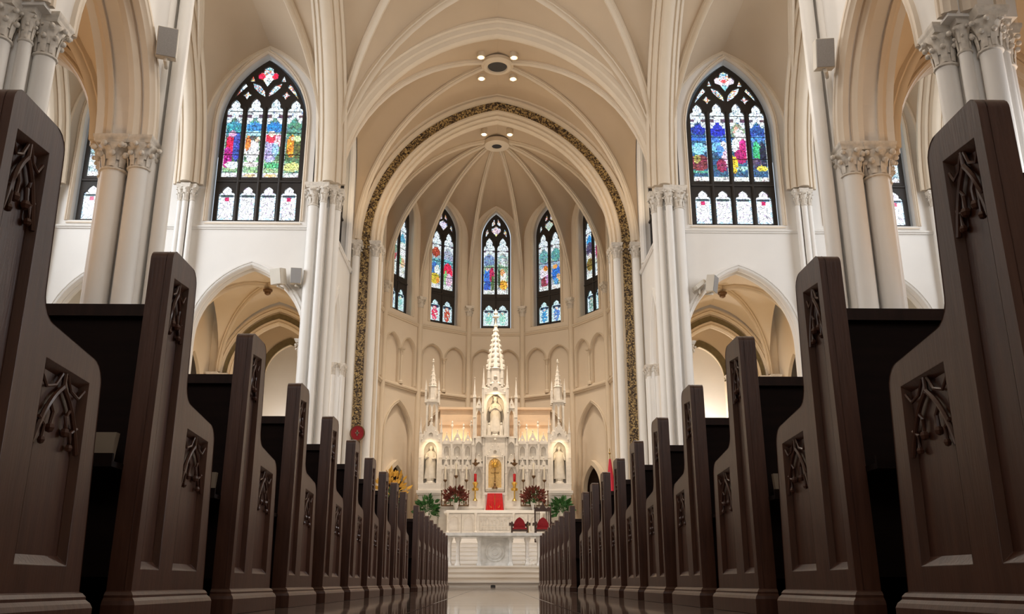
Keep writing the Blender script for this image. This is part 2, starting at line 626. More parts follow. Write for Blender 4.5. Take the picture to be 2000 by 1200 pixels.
def pier(name, label, cat, base, core, shafts, zcap, caph, zbase=0.0, group=None, matn='wall', ztop=None, abw=1.62, rots=None, tiers=2):
    """base point; core = list of boxes (x0,y0,x1,y1,z0,z1); shafts = [(x,y,r)] all capped at zcap"""
    root = empty(name, (base[0], base[1], zbase), label, cat, group)
    if core:
        c = MB()
        for b in core:
            x0, x1 = sorted((b[0], b[2]))
            y0, y1 = sorted((b[1], b[3]))
            c.box(x0, y0, b[4], x1, y1, b[5])
        c.build('core', M[matn], root, smooth=False)
    for i, sh in enumerate(shafts):
        x, y, r = sh[:3]
        zc = sh[3] if len(sh) > 3 and sh[3] else zcap
        hh = caph * (0.65 + 0.35 * r / max(s[2] for s in shafts))
        m = MB()
        pb = [(r * 1.55, zbase), (r * 1.55, zbase + .25), (r * 1.35, zbase + .28), (r * 1.4, zbase + .34), (r * 1.15, zbase + .4), (r * 1.2, zbase + .45), (r, zbase + .5)] if not (len(sh) > 4) else [(r, sh[4])]
        m.lathe(x, y, pb + [(r, zc - hh)], 16)
        s = m.build('shaft', M[matn], root)
        cp = MB()
        ah = hh * .22
        leafcap(cp, x, y, r, zc - ah, hh - ah, tiers=tiers, n=8 if r > .1 else 6, ph=0.2 + i)
        abacus(cp, x, y, r * abw, zc, ah, (rots[i] if rots else 0.0))
        cp.build('capital', M['cap'], s, ang=50)
    return root


SIDE = {-1: 'left', 1: 'right'}
for sx in (-1, 1):
    sd = SIDE[sx]
    # far crossing pier
    pier('crossing_pier', 'tall %s pier of clustered white shafts with leafy capital beside the chancel' % sd, 'pier', (sx * 5.9, 28.3),
         [(sx * 5.52, 28.0, sx * 6.25, 28.75, 0, 20), (sx * 5.65, 27.82, sx * 6.05, 28.1, 0, 12.1)],
         [(sx * 6.12, 27.78, .165), (sx * 5.77, 27.66, .115), (sx * 5.50, 27.85, .10), (sx * 5.42, 28.25, .14), (sx * 5.5, 28.65, .08)],
         12.9, .80)
    # near crossing pier with its nave shafts running up past the frame
    pr = pier('nave_crossing_pier', 'massive %s nave pier with leafy capital and a loudspeaker above' % sd, 'pier', (sx * 6.4, 14.9),
              [(sx * 6.14, 14.38, sx * 6.85, 15.5, 0, 7.0), (sx * 6.14, 14.38, sx * 7.0, 15.5, 7.0, 13.0)],
              [(sx * 6.62, 14.22, .20), (sx * 6.18, 14.20, .17), (sx * 6.86, 14.55, .15), (sx * 6.87, 14.95, .17), (sx * 6.86, 15.35, .14)],
              7.45, .62, abw=1.50)
    tr = MB()
    for (x, y, r) in ((5.79, 14.36, .115), (6.05, 14.30, .10), (5.90, 14.66, .09), (6.0, 14.92, .12), (6.10, 15.25, .10)):
        tr.lathe(sx * x, y, [(r * 1.5, 0), (r * 1.5, .3), (r, .5), (r, 12.9)], 14)
    tr.build('nave_shaft', M['wall'], pr)
    tr = MB()
    leafcap(tr, sx * 5.9, 14.75, .28, 12.75, .6)
    abacus(tr, sx * 5.9, 14.8, .5, 12.92, .17)
    tr.build('upper_capital', M['cap'], pr)
    # nave arcade piers
    for k, yc in enumerate((10.7, 6.35, 1.95, -2.45, -6.85)):
        lab = ['%s nave arcade pier cut by the upper corner of the picture' % sd, '%s nave arcade pier second west of the crossing' % sd, '%s nave arcade pier beside the near pews' % sd,
               '%s nave arcade pier behind the camera' % sd, '%s nave arcade pier nearest the west door' % sd][k]
        sh = []
        for q in range(8):
            a = q * pi / 4 + pi / 8 * 0
            rr = .40 if q % 2 == 0 else .36
            sh.append((sx * 6.53 + rr * cos(a), yc + rr * sin(a), .14 if q % 2 == 0 else .085))
        if k > 1:
            sh = sh[::2]
        pier('arcade_pier', lab, 'pier', (sx * 6.53, yc), [(sx * 6.25, yc - .28, sx * 6.81, yc + .28, 0, 7.3)], sh, 7.45, .62, abw=1.6)
    # wall shafts of the transept
    for k, xc in enumerate((10.35, 14.95)):
        pier('wall_shaft', ['triple wall shaft with small capital between the two %s transept windows', 'far %s triple wall shaft at the outer edge of the transept windows'][k] % sd, 'shaft', (sx * xc, 27.9),
             [(sx * (xc - .2), 27.85, sx * (xc + .2), 28.05, 0, 12.4)], [(sx * (xc - .2), 27.76, .085), (sx * xc, 27.70, .10), (sx * (xc + .2), 27.76, .085)], 12.85, .62)
    # chapel piers
    pier('chapel_pier', '%s chapel pier with leafy capital seen through the low transept arch' % sd, 'pier', (sx * 10.35, 32.3),
         [(sx * 10.1, 32.1, sx * 10.5, 32.44, 0, 7.2)], [(sx * 10.0, 32.3, .15), (sx * 10.25, 32.05, .13), (sx * 9.95, 32.6, .09)], 7.4, .55, matn='chapel')
    pier('arch_respond', 'slender column carrying the outer side of the low %s transept arch' % sd, 'column', (sx * 10.05, 28.2),
         [], [(sx * 10.05, 28.1, .11), (sx * 10.05, 28.42, .09)], 7.6, .5)
    # inner side ends on a corbel
    cb = MB()
    leafcap(cb, sx * 6.22, 28.15, .14, 7.48, .42)
    abacus(cb, sx * 6.22, 28.15, .24, 7.6, .12)
    cb.lathe(sx * 6.22, 28.15, [(.03, 6.75), (.12, 6.95), (.14, 7.06)], 10)
    tag(cb.build('corbel', M['cap']), 'leafy corbel at the inner foot of the low %s transept arch' % sd, 'corbel')
    pier('side_arch_column', 'small twin columns with capital in the %s chancel side arch' % sd, 'column', (sx * 5.4, 31.1),
         [(sx * 5.45, 30.85, sx * 5.95, 31.4, .57, 7.0)], [(sx * 5.42, 30.95, .085), (sx * 5.42, 31.25, .085), (sx * 5.7, 30.85, .085)], 7.5, .42, zbase=.572)
    # chancel arch jambs
    pier('chancel_arch_jamb', '%s jamb of the chancel arch, shafts either side of the mosaic strip' % sd, 'pier', (sx * 5.0, 32.8),
         [(sx * 4.76, 32.62, sx * 5.6, 33.3, .57, 12.6)], [(sx * 5.36, 32.36, .14), (sx * 4.64, 32.42, .14), (sx * 4.56, 32.8, .10), (sx * 4.52, 33.12, .10)], 12.65, .62, zbase=.572, matn='wall')
    # small chapel inner columns (second arch)
    pier('niche_column', 'thin column at the mouth of the %s chapel niche' % sd, 'column', (sx * 9.15, 34.3),
         [], [(sx * 9.17, 34.3, .10), (sx * 9.4, 34.2, .08)], 7.9, .45, zbase=.3, matn='chapel')

# ------------------------------------------------------------------ stained glass windows


def cusped(cx, w, z0, zs, hh):
    r = [(w, z0), (w, zs), (w * .98, zs + hh * .18), (w * .80, zs + hh * .34), (w * .56, zs + hh * .38), (w * .62, zs + hh * .55), (w * .46, zs + hh * .76), (w * .16, zs + hh * .93)]
    return [(cx + u, z) for u, z in r] + [(cx, zs + hh)] + [(cx - u, z) for u, z in r[::-1]]


def mir(pts):
    return [(-u, z) for u, z in pts[::-1]]


def sym(pts):
    return pts + [(-u, z) for u, z in pts[::-1] if u > 1e-6]


def star(cx, cz, r, ri):
    return [(cx + (r if k % 2 == 0 else ri) * cos(k * pi / 4), cz + (r if k % 2 == 0 else ri) * sin(k * pi / 4)) for k in range(8)]


def holes4():
    H = []
    for c in (-1.05, -.35, .35, 1.05):
        H.append(cusped(c, .27, 11.83, 12.72, .36))
    for c in (-1.05, -.35, .35, 1.05):
        H.append(cusped(c, .272, 13.42, 15.92, .50 if abs(c) > 1 else .56))
    H.append(sym([(0, 16.94), (.17, 17.2), (.34, 17.26), (.37, 17.42), (.26, 17.54), (.17, 17.53), (.16, 17.68), (0, 17.76)]))
    t = [(.47, 17.16), (.62, 17.16), (.55, 17.38)]
    m1 = [(.07, 16.56), (.10, 16.76), (.26, 16.98), (.50, 17.08), (.44, 16.88), (.26, 16.68)]
    t, m1 = grow(t, .02), grow(m1, .028)
    m2 = [(.70, 16.94), (.78, 17.08), (.88, 16.96), (1.03, 16.70), (1.12, 16.46), (.92, 16.70)]
    s = star(.68, 16.60, .18, .09)
    for p in (t, m1, m2, s):
        H.append(p)
        H.append(mir(p))
    return H


def holes2():
    H = [cusped(c, .265, 11.86, 12.56, .34) for c in (-.33, .33)]
    H += [cusped(c, .265, 13.45, 15.75, .62) for c in (-.33, .33)]
    H.append(sym([(0, 16.44), (.14, 16.62), (.24, 16.72), (.21, 16.88), (.11, 16.91), (0, 17.02)]))
    a = [(.05, 17.08), (.20, 16.98), (.22, 17.12), (.09, 17.38)]
    b = [(.36, 16.62), (.52, 16.40), (.50, 16.72), (.42, 16.84)]
    for p in (a, b):
        H.append(p)
        H.append(mir(p))
    return H


WHT, PALE = (.86, .95, 1.0), (.70, .86, .92)
PICS = {
    'baptism': dict(base=(.10, .20, .15), ell=[
        (0, 15.3, 1.6, .42, (.10, .25, .22)), (-.35, 15.35, .30, .22, (.05, .28, .62)), (.35, 15.35, .32, .22, (.03, .22, .60)), (-.35, 15.12, .3, .10, (.45, .80, .95)), (.35, 15.1, .3, .08, (.45, .80, .95)),
        (-1.05, 15.3, .26, .25, (.06, .34, .42)), (1.05, 15.25, .26, .3, (.10, .25, .20)), (0, 14.2, 1.6, .55, (.10, .20, .10)), (0, 13.85, 1.6, .25, (.30, .50, .28)),
        (-1.12, 14.65, .13, .50, (.70, .02, .08)), (-1.20, 14.2, .14, .35, (.45, .02, .25)), (-.90, 14.6, .12, .5, (.05, .08, .42)), (-1.08, 15.1, .10, .12, (.80, .45, .70)),
        (-.35, 14.45, .20, .42, (.90, .92, .95)), (-.52, 14.75, .08, .26, (.75, .22, .06)), (-.2, 14.9, .07, .10, (.85, .65, .5)), (-.35, 14.95, .10, .1, (.1, .1, .1)),
        (.28, 14.5, .20, .45, (.50, .45, .80)), (.30, 14.95, .22, .16, (.75, .04, .10)), (.52, 14.85, .1, .25, (.95, .50, .60)), (.28, 15.12, .1, .1, (.9, .75, .65)), (.45, 14.5, .1, .25, (.35, .60, .85)),
        (1.0, 14.65, .15, .38, (.80, .30, .03)), (1.2, 14.6, .12, .4, (.12, .15, .05)), (1.05, 14.95, .08, .08, (.9, .7, .4)), (1.18, 14.95, .1, .1, (.6, .85, .4)),
        (-1.0, 13.9, .2, .12, (.8, .9, .95)), (-.35, 13.95, .25, .10, (.85, .8, .8)), (.35, 13.9, .3, .12, (.10, .45, .20)), (1.05, 13.85, .25, .15, (.65, .72, .25)), (.35, 13.52, .2, .07, (.95, .60, .30)), (-.35, 13.52, .2, .07, (.95, .65, .40))],
        top=[(0, 17.3, .16, .16, (1, 1, 1)), (.27, 17.38, .14, .14, (.75, .02, .08)), (-.27, 17.38, .14, .14, (.75, .02, .08)), (0, 17.08, .13, .16, (.75, .95, .98)), (0, 17.68, .1, .05, (.2, .45, .5))]),
    'resurrection': dict(base=(.04, .12, .24), ell=[
        (0, 15.0, 1.6, .7, (.04, .12, .25)), (-1.05, 15.45, .26, .18, (.02, .05, .40)), (-.35, 15.45, .28, .25, (.02, .04, .55)), (1.05, 15.35, .26, .26, (.03, .08, .35)),
        (-1.05, 15.1, .28, .10, (.05, .20, .75)), (-1.05, 14.7, .22, .20, (.25, .60, .80)), (-.35, 15.05, .28, .12, (.08, .25, .80)), (-.35, 14.75, .25, .18, (.20, .50, .85)), (1.05, 15.1, .24, .1, (.10, .30, .80)),
        (.35, 15.4, .22, .28, (.25, .30, .22)), (.3, 15.35, .08, .2, (.75, .45, .35)), (.42, 15.15, .16, .30, (.92, .96, .98)), (.3, 14.8, .16, .3, (.88, .93, .97)), (.5, 14.75, .12, .3, (.60, .03, .25)), (.40, 14.4, .2, .25, (.45, .02, .16)),
        (-.18, 14.75, .10, .22, (.88, .85, .92)), (-.3, 14.6, .12, .18, (.10, .30, .75)), (-.12, 14.3, .12, .3, (.80, .55, .70)), (.12, 14.1, .14, .3, (.95, .65, .05)), (-.3, 14.05, .16, .22, (.30, .03, .10)),
        (-1.05, 14.15, .28, .28, (.22, .04, .06)), (-1.15, 14.3, .10, .15, (.4, .35, .1)), (.98, 14.6, .12, .35, (.06, .50, .22)), (1.2, 14.4, .1, .5, (.02, .03, .06)), (.95, 14.15, .15, .18, (.10, .08, .15)), (1.12, 13.95, .15, .1, (.85, .72, .10)),
        (.45, 13.95, .2, .08, (.4, .65, .6)), (-1.0, 13.8, .3, .06, (.1, .4, .3))],
        top=[(0, 17.3, .2, .2, (.9, .9, 1)), (.27, 17.38, .12, .12, (.85, .75, .9)), (-.27, 17.38, .12, .12, (.85, .75, .9)), (0, 17.4, .12, .07, (.8, .1, .15)), (0, 17.08, .13, .16, (.35, .75, .88)), (0, 17.66, .1, .05, (.2, .4, .5))]),
    'centre': dict(base=(.40, .48, .46), ell=[(-.33, 15.2, .25, .28, (.20, .32, .55)), (.33, 15.2, .2, .25, (.35, .45, .45)), (.33, 15.0, .1, .3, (.7, .75, .8)), (0, 14.5, .9, .5, (.25, .40, .30)), (-.42, 14.35, .13, .4, (.04, .20, .75)), (-.42, 13.85, .14, .3, (.03, .12, .60)), (-.20, 14.45, .10, .35, (.60, .02, .12)), (-.15, 14.0, .07, .4, (.08, .15, .05)), (.34, 14.35, .14, .35, (.92, .93, .85)), (.30, 14.6, .1, .15, (.85, .4, .15)), (.36, 13.95, .17, .22, (.90, .40, .04)), (.16, 14.3, .05, .4, (.05, .10, .04)), (-.42, 14.75, .08, .08, (.85, .65, .5))],
                   top=[(0, 16.75, .18, .18, (.80, .62, .68)), (0, 16.5, .1, .08, (.8, .85, .4))], low=((.20, .55, .50), (.22, .62, .52))),
    'left_inner': dict(base=(.38, .46, .48), ell=[(-.33, 15.3, .18, .22, (.40, .06, .03)), (.33, 15.2, .24, .3, (.40, .45, .60)), (0, 14.7, .9, .3, (.12, .40, .50)), (-.40, 14.45, .14, .3, (.04, .15, .45)), (-.25, 14.4, .12, .22, (.80, .90, .85)), (-.35, 13.95, .2, .25, (.70, .55, .05)), (-.2, 13.9, .08, .15, (.85, .35, .05)), (.33, 14.4, .20, .4, (.80, .02, .08)), (.22, 14.1, .07, .3, (.25, .6, .2)), (.40, 13.95, .14, .3, (.85, .55, .75)), (.02, 14.2, .06, .7, (.05, .08, .04))],
                       top=[(0, 16.75, .2, .2, (.80, .75, .98))], low=((.75, .04, .14), (.50, .08, .05))),
    'left_outer': dict(base=(.70, .76, .72), ell=[(.33, 15.5, .22, .35, (.10, .35, .50)), (.33, 14.8, .2, .35, (.85, .92, .90)), (-.33, 14.5, .2, .35, (.45, .08, .10)), (.4, 14.2, .14, .2, (.75, .50, .30)), (.2, 14.3, .08, .2, (.2, .5, .3)), (-.2, 14.7, .1, .2, (.2, .3, .25))],
                       top=[], low=((.25, .35, .65), (.30, .62, .60))),
    'right_inner': dict(base=(.36, .44, .44), ell=[(-.33, 15.2, .2, .3, (.15, .42, .42)), (.33, 15.2, .2, .3, (.10, .35, .33)), (0, 14.75, .9, .14, (.3, .45, .6)), (-.33, 14.35, .18, .3, (.85, .80, .90)), (-.25, 14.6, .1, .12, (.80, .25, .05)), (-.30, 13.9, .16, .25, (.30, .05, .07)), (-.15, 14.05, .08, .2, (.6, .3, .6)), (.33, 14.25, .19, .38, (.03, .20, .70)), (.28, 14.6, .1, .1, (.9, .4, .1)), (.45, 14.0, .09, .2, (.80, .45, .25)), (.33, 13.85, .1, .15, (.1, .4, .7))],
                        top=[(0, 16.75, .2, .2, (.50, .62, .50))], low=((.05, .32, .68), (.10, .25, .62))),
    'right_outer': dict(base=(.66, .72, .72), ell=[(-.33, 15.5, .22, .35, (.03, .30, .70)), (-.33, 14.9, .22, .3, (.08, .06, .14)), (-.33, 14.5, .14, .2, (.70, .62, .60)), (-.33, 14.15, .22, .28, (.22, .15, .03)), (.33, 14.7, .18, .45, (.40, .03, .16)), (.4, 15.3, .14, .3, (.6, .7, .7)), (.33, 14.2, .2, .1, (.6, .6, .5))],
                        top=[], low=((.15, .30, .28), (.02, .40, .60))),
    'plain': dict(base=(.40, .55, .60), ell=[(0, 15.2, 1.5, .5, (.06, .25, .35)), (-.9, 14.6, .2, .5, (.25, .35, .25)), (.9, 14.6, .2, .5, (.05, .35, .4)), (0, 14.0, 1.5, .3, (.7, .82, .85))], top=[]),
}


def glass_col(kind, u, z, nl, rnd):
    P = PICS[kind]
    c = None
    if z < 13.2:
        # lower lights
        if nl == 4:
            c = (.92, .97, 1.0)
            cx = min((-1.05, -.35, .35, 1.05), key=lambda q: abs(q - u))
            if abs(cx) > 1 and abs(u - cx) < .07 and abs(z - 12.62) < .07:
                c = (.55, .02, .12)
            elif abs(u - cx) > .22 or z < 11.95:
                c = (.55, .75, .90) if rnd.random() < .55 else (.9, .95, 1)
            elif abs(z - 12.74) < .03:
                c = (.10, .16, .2)
            elif rnd.random() < .12:
                c = (.72, .62, .85)
        else:
            cx = -.33 if u < 0 else .33
            lo = P.get('low', ((.3, .5, .55), (.3, .5, .55)))[0 if u < 0 else 1]
            c = (.62, .82, .86)
            if ((u - cx) / .15) ** 2 + ((z - 12.25) / .36) ** 2 < 1:
                c = lo
                if rnd.random() < .22:
                    c = (.80, .86, .80)
            elif abs(z - 12.60) < .07 and abs(u - cx) < .2:
                c = (.03, .06, .12)
            if ((u - cx) / .06) ** 2 + ((z - 12.50) / .06) ** 2 < 1:
                c = (.8, .6, .5)
        f = .88 + .24 * rnd.random()
        return tuple(min(1, q * f) for q in c)
    cx4 = (-1.05, -.35, .35, 1.05) if nl == 4 else (-.33, .33)
    cx = min(cx4, key=lambda q: abs(q - u))
    ztop = 15.62 if nl == 4 else 15.5
    if z > (16.45 if nl == 4 else 16.4):
        c = (.72, .82, .90)
        r = rnd.random()
        if r < .16:
            c = (.60, .16, .10)
        elif r < .32:
            c = (.20, .38, .50)
        elif r < .42:
            c = (.75, .60, .20)
        for (a, b, ra, rb, q) in P['top']:
            if ((u - a) / ra) ** 2 + ((z - b) / rb) ** 2 < 1:
                c = q
        f = .8 + .4 * rnd.random()
        return tuple(min(1, q * f) for q in c)
    if z > ztop + .12 * cos((u - cx) * 14):
        c = (.80, .90, .94)
        r = rnd.random()
        if r < .10:
            c = (.25, .35, .45)
        if abs(u - cx) > .14 and abs(z - (ztop + .18)) < .05:
            c = (.12, .08, .12)
    elif abs(u - cx) > .238:
        c = (.82, .92, .95) if rnd.random() < .75 else (.35, .5, .6)
    elif z < (13.62 if nl == 4 else 13.68):
        c = (.85, .90, .88) if rnd.random() < .8 else (.4, .4, .4)
        for (a, b, ra, rb, q) in P['ell']:
            if b < 13.6 and ((u - a) / ra) ** 2 + ((z - b) / rb) ** 2 < 1:
                c = q
    else:
        c = P['base']
        for (a, b, ra, rb, q) in P['ell']:
            w = .12 * (rnd.random() - .5)
            if ra < .3:
                ra, rb = ra * 1.22, rb * 1.12
            if ((u - a) / ra) ** 2 + ((z - b) / rb) ** 2 < 1 + w * 2:
                c = q
        r = rnd.random()
        if r < .05:
            c = tuple(min(1, q * 1.7 + .06) for q in c)
        elif r < .14:
            c = tuple(q * .35 for q in c)
    f = .8 + .4 * rnd.random()
    return tuple(min(1, q * f) for q in c)


def inside(p, poly):
    x, y = p
    r = False
    n = len(poly)
    for i in range(n):
        x1, y1 = poly[i]
        x2, y2 = poly[(i + 1) % n]
        if (y1 > y) != (y2 > y) and x < (x2 - x1) * (y - y1) / (y2 - y1) + x1:
            r = not r
    return r


def grow(poly, d):
    cx = sum(p[0] for p in poly) / len(poly)
    cy = (min(p[1] for p in poly) + max(p[1] for p in poly)) / 2
    hx = max(abs(p[0] - cx) for p in poly)
    hy = max(abs(p[1] - cy) for p in poly)
    return [(cx + (p[0] - cx) * (1 + d / hx), cy + (p[1] - cy) * (1 + d / hy)) for p in poly]


WN = [0]


def window(O, U, N, kind, nl=4, gm='glass', g=0.046, zoff=0.0, zs=1.0):
    """O on the wall face; N points outdoors"""
    WN[0] += 1
    O, U, N = Vector(O), Vector(U).normalized(), Vector(N).normalized()
    root = empty('window_%d' % WN[0], O + N * .3, kind='structure')
    rnd = random.Random(WN[0] * 31)
    a, spring, apex = (1.46, 15.3, 18.0) if nl == 4 else (.70, 16.25, 17.62)
    outer = arch2d(0, a, 11.7, spring, apex, 12)
    H = holes4() if nl == 4 else holes2()
    fz = lambda z: 11.7 + (z - 11.7) * zs + zoff
    fr = MB()
    tr = lambda P: [(u, fz(z)) for u, z in P]
    fr.slab(tr(outer), [tr(h) for h in H], O + N * .30, U, Z3, N, .14)
    # saddle bars and the transom roll
    bars = (12.74, 14.3, 15.15, 15.98) if nl == 4 else (12.6, 14.1, 14.85, 15.7)
    for z in bars:
        w = a - .1 if z < 15.5 else a - .2
        p = O + N * .37 + Z3 * fz(z)
        q = [p - U * w, p + U * w]
        fr.tube(q, .014, 5)
    zt = (13.26 if nl == 4 else 13.2)
    p = O + N * .30 + Z3 * fz(zt)
    fr.tube([p - U * (a - .02), p + U * (a - .02)], .06 if nl == 4 else .05, 6)
    if nl == 4:
        for c in (-.7, 0, .7):
            fr.tube([O + U * c + N * .29 + Z3 * fz(11.75), O + U * c + N * .29 + Z3 * fz(16.1)], .05, 6)
    else:
        fr.tube([O + N * .29 + Z3 * fz(11.75), O + N * .29 + Z3 * fz(16.2)], .04, 6)
    t = fr.build('tracery', M['tracery'], root, ang=40)
    for h in H:
        G = grow(h, .035)
        x0, x1 = min(p[0] for p in G), max(p[0] for p in G)
        z0, z1 = min(p[1] for p in G), max(p[1] for p in G)
        nu, nz = max(2, int((x1 - x0) / g)), max(2, int((z1 - z0) / g))
        mb, cols, idx = MB(), [], {}
        def vid(i, j):
            if (i, j) not in idx:
                idx[(i, j)] = len(mb.v)
                mb.v.append(tuple(O + N * .38 + U * (x0 + (x1 - x0) * i / nu) + Z3 * fz(z0 + (z1 - z0) * j / nz)))
            return idx[(i, j)]
        for i in range(nu):
            for j in range(nz):
                u, z = x0 + (x1 - x0) * (i + .5) / nu, z0 + (z1 - z0) * (j + .5) / nz
                if inside((u, z), G):
                    mb.f.append((vid(i, j), vid(i + 1, j), vid(i + 1, j + 1), vid(i, j + 1)))
                    cols.append(glass_col(kind, u, z, nl, rnd))
        if mb.f:
            mb.build('glass_pane', M[gm], root, smooth=False, cols=cols)
    return root


for sx in (-1, 1):
    window((sx * 8.15, 28.0, 0), X3, Y3, 'baptism' if sx < 0 else 'resurrection')
    window((sx * 12.72, 28.0, 0), X3, Y3, 'plain')
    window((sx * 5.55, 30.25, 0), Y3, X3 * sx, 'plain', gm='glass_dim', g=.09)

APV = [(1.28, 41.0), (3.5, 39.6), (4.85, 37.3), (5.1, 34.7), (5.1, 33.2)]
APC = Vector((0, 35.9, 0))
FAC = [((-1.28, 41.0), (1.28, 41.0), 'centre')]
for i, (kl, kr) in enumerate((('left_inner', 'right_inner'), ('left_outer', 'right_outer'), ('plain', 'plain'))):
    FAC.append(((APV[i][0], APV[i][1]), (APV[i + 1][0], APV[i + 1][1]), kr))
    FAC.append(((-APV[i + 1][0], APV[i + 1][1]), (-APV[i][0], APV[i][1]), kl))
for (p, q, kind) in FAC:
    p, q = Vector((*p, 0)), Vector((*q, 0))
    U = (q - p).normalized()
    N = Z3.cross(U)
    if N.dot((p + q) / 2 - APC) < 0:
        N = -N
    window((p + q) / 2, U, N, kind, nl=2, gm='glass_apse', g=.045)

# ------------------------------------------------------------------ walls
REV = (1.56, 11.66, 15.3, 18.13)
for sx in (-1, 1):
    sd = SIDE[sx]
    w = MB()
    holes = []
    for c in (8.15, 12.72):
        holes.append(arch2d(sx * c, REV[0], REV[1], REV[2], REV[3], 12))
    x0, x1 = sorted((sx * 6.0, sx * 17.9))
    # cut the low arches out of the outline so that they reach the floor
    base = []
    cs = sorted((sx * 8.03, sx * 12.65))
    out = [(x0, 0)]
    for c in cs:
        out += [(c - (u - c), z) if False else (u, z) for u, z in arch2d(c, 1.84, 0, 7.58, 10.1, 12)[::-1]]
    out += [(x1, 0), (x1, 20.8), (x0, 20.8)]
    w.slab(out, holes, (0, 28.0, 0), X3, Z3, Y3, .55)
    wall = w.build('wall_transept_' + sd, M['wall'], smooth=False)
    tag(wall, kind='structure')
    m = MB()
    for c in (8.03, 12.65):
        moulding(m, (sx * c, 28.0, 0), X3, 1.84, 0.3, 7.58, 10.1, MOULD)
        moulding(m, (sx * c, 28.24, 0), X3, 1.80, 0.3, 7.58, 10.06, [(p * .8, q * .8) for p, q in MOULD])
    m.build('arch_moulding', M['wall'], wall)
    m = MB()
    for c in (8.15, 12.72):
        moulding(m, (sx * c, 28.0, 0), X3, 1.57, 11.66, 15.3, 18.14, [(p * .7, q * .6) for p, q in MOULD])
        m.slab([(u, z) for u, z in [(-1.6, 0), (1.6, 0), (1.6, .3), (-1.6, .3)]], [], (sx * c, 27.96, 11.55), X3, Z3 * .3 + Y3 * 1.0, Z3 * .5, .1)
    m.build('window_moulding', M['cream'], wall)
    m = MB()
    for a, b in ((6.2, 10.2), (10.5, 14.8), (15.1, 17.9)):
        cord(m, (sx * a, 28.0), (sx * b, 28.0), 11.36, .14, .09)
    m.build('string_course', M['wall'], wall)
    # chancel side wall
    w = MB()
    win = arch2d(30.25, 1.5, 11.66, 15.3, 18.1, 12)
    out = [(28.4, .57)] + arch2d(29.9, .98, .57, 7.3, 9.8, 12)[::-1] + [(32.5, .57), (32.5, 20.5), (28.4, 20.5)]
    w.slab(out, [win], (sx * 5.55, 0, 0), Y3, Z3, X3 * sx, .5)
    wall = w.build('wall_chancel_' + sd, M['wall'], smooth=False)
    tag(wall, kind='structure')
    m = MB()
    mo = [(p * sx * -1, q) for p, q in MOULD]
    moulding(m, (sx * 5.55, 29.9, 0), Y3, .98, .6, 7.3, 9.8, mo)
    moulding(m, (sx * 5.55, 30.25, 0), Y3, 1.5, 11.66, 15.3, 18.1, mo)
    cord(m, (sx * 5.55, 28.6), (sx * 5.55, 32.4), 11.36, .14, .09, (-sx, 0, 0))
    m.build('arch_moulding', M['wall'], wall)
    # nave arcade wall
    w = MB()
    out = [(-12, 7.4)]
    cen = [(-9.2, 1.72), (-4.65, 1.72), (-.25, 1.72), (4.15, 1.72), (8.55, 1.72), (12.6, 1.48)]
    for c, a in cen:
        out += arch2d(c, a, 7.4, 7.47, 9.95 if a > 1.5 else 9.75, 12)[::-1]
    out += [(14.4, 7.4), (14.4, 20.6), (-12, 20.6)]
    w.slab(out, [], (sx * 6.02, 0, 0), Y3, Z3, X3 * sx, .95)
    wall = w.build('wall_nave_' + sd, M['wall'], smooth=False)
    tag(wall, kind='structure')
    m = MB()
    for c, a in cen:
        ap = 9.95 if a > 1.5 else 9.75
        for dx in (.1, .34, 1.05 - .18):
            pr = mo if dx < .5 else [(-p, q) for p, q in mo]
            moulding(m, (sx * (5.92 + dx), c, 0), Y3, a - (.0 if dx != .34 else .05), 7.45, 7.47, ap - (.0 if dx != .34 else .05), pr)
    m.build('arch_moulding', M['cream'], wall)
    # plain outer shell: aisles, transept ends and west walls
    w = MB()
    x0, x1 = sorted((sx * 10.7, sx * 11.1))
    w.box(x0, -12.2, 0, x1, 14.6, 12)
    w.build('wall_aisle_' + sd, M['cream'], smooth=False)['kind'] = 'structure'
    w = MB()
    out = [(14.4, 0), (28.5, 0), (28.5, 21), (14.4, 21)]
    w.slab(out, [], (sx * 17.9, 0, 0), Y3, Z3, X3 * sx, .4)
    w.build('wall_transept_end_' + sd, M['cream'], smooth=False)['kind'] = 'structure'
    w = MB()
    x0, x1 = sorted((sx * 10.9, sx * 17.9))
    w.box(x0, 14.3, 0, x1, 14.7, 21)
    x0, x1 = sorted((sx * 7.0, sx * 10.9))
    w.slab(arch2d((x0 + x1) / 2, 1.95, 10.9, 10.95, 11.0, 3)[:0] + [(x0, 7.4)] + arch2d(sx * 8.75, 1.62, 7.4, 7.47, 9.75, 12)[::-1] + [(x1, 7.4), (x1, 21), (x0, 21)], [], (0, 14.35, 0), X3, Z3, Y3, .9)
    ww = w.build('wall_transept_west_' + sd, M['cream'], smooth=False)
    ww['kind'] = 'structure'
    m = MB()
    for dy in (14.35, 14.6):
        moulding(m, (sx * 8.75, dy, 0), X3, 1.62, 7.45, 7.47, 9.75, MOULD)
    m.build('arch_moulding', M['rib'], ww)
w = MB()
w.box(-11, -12.5, 0, 11, -12.0, 21)
w.build('wall_west', M['cream'], smooth=False)['kind'] = 'structure'

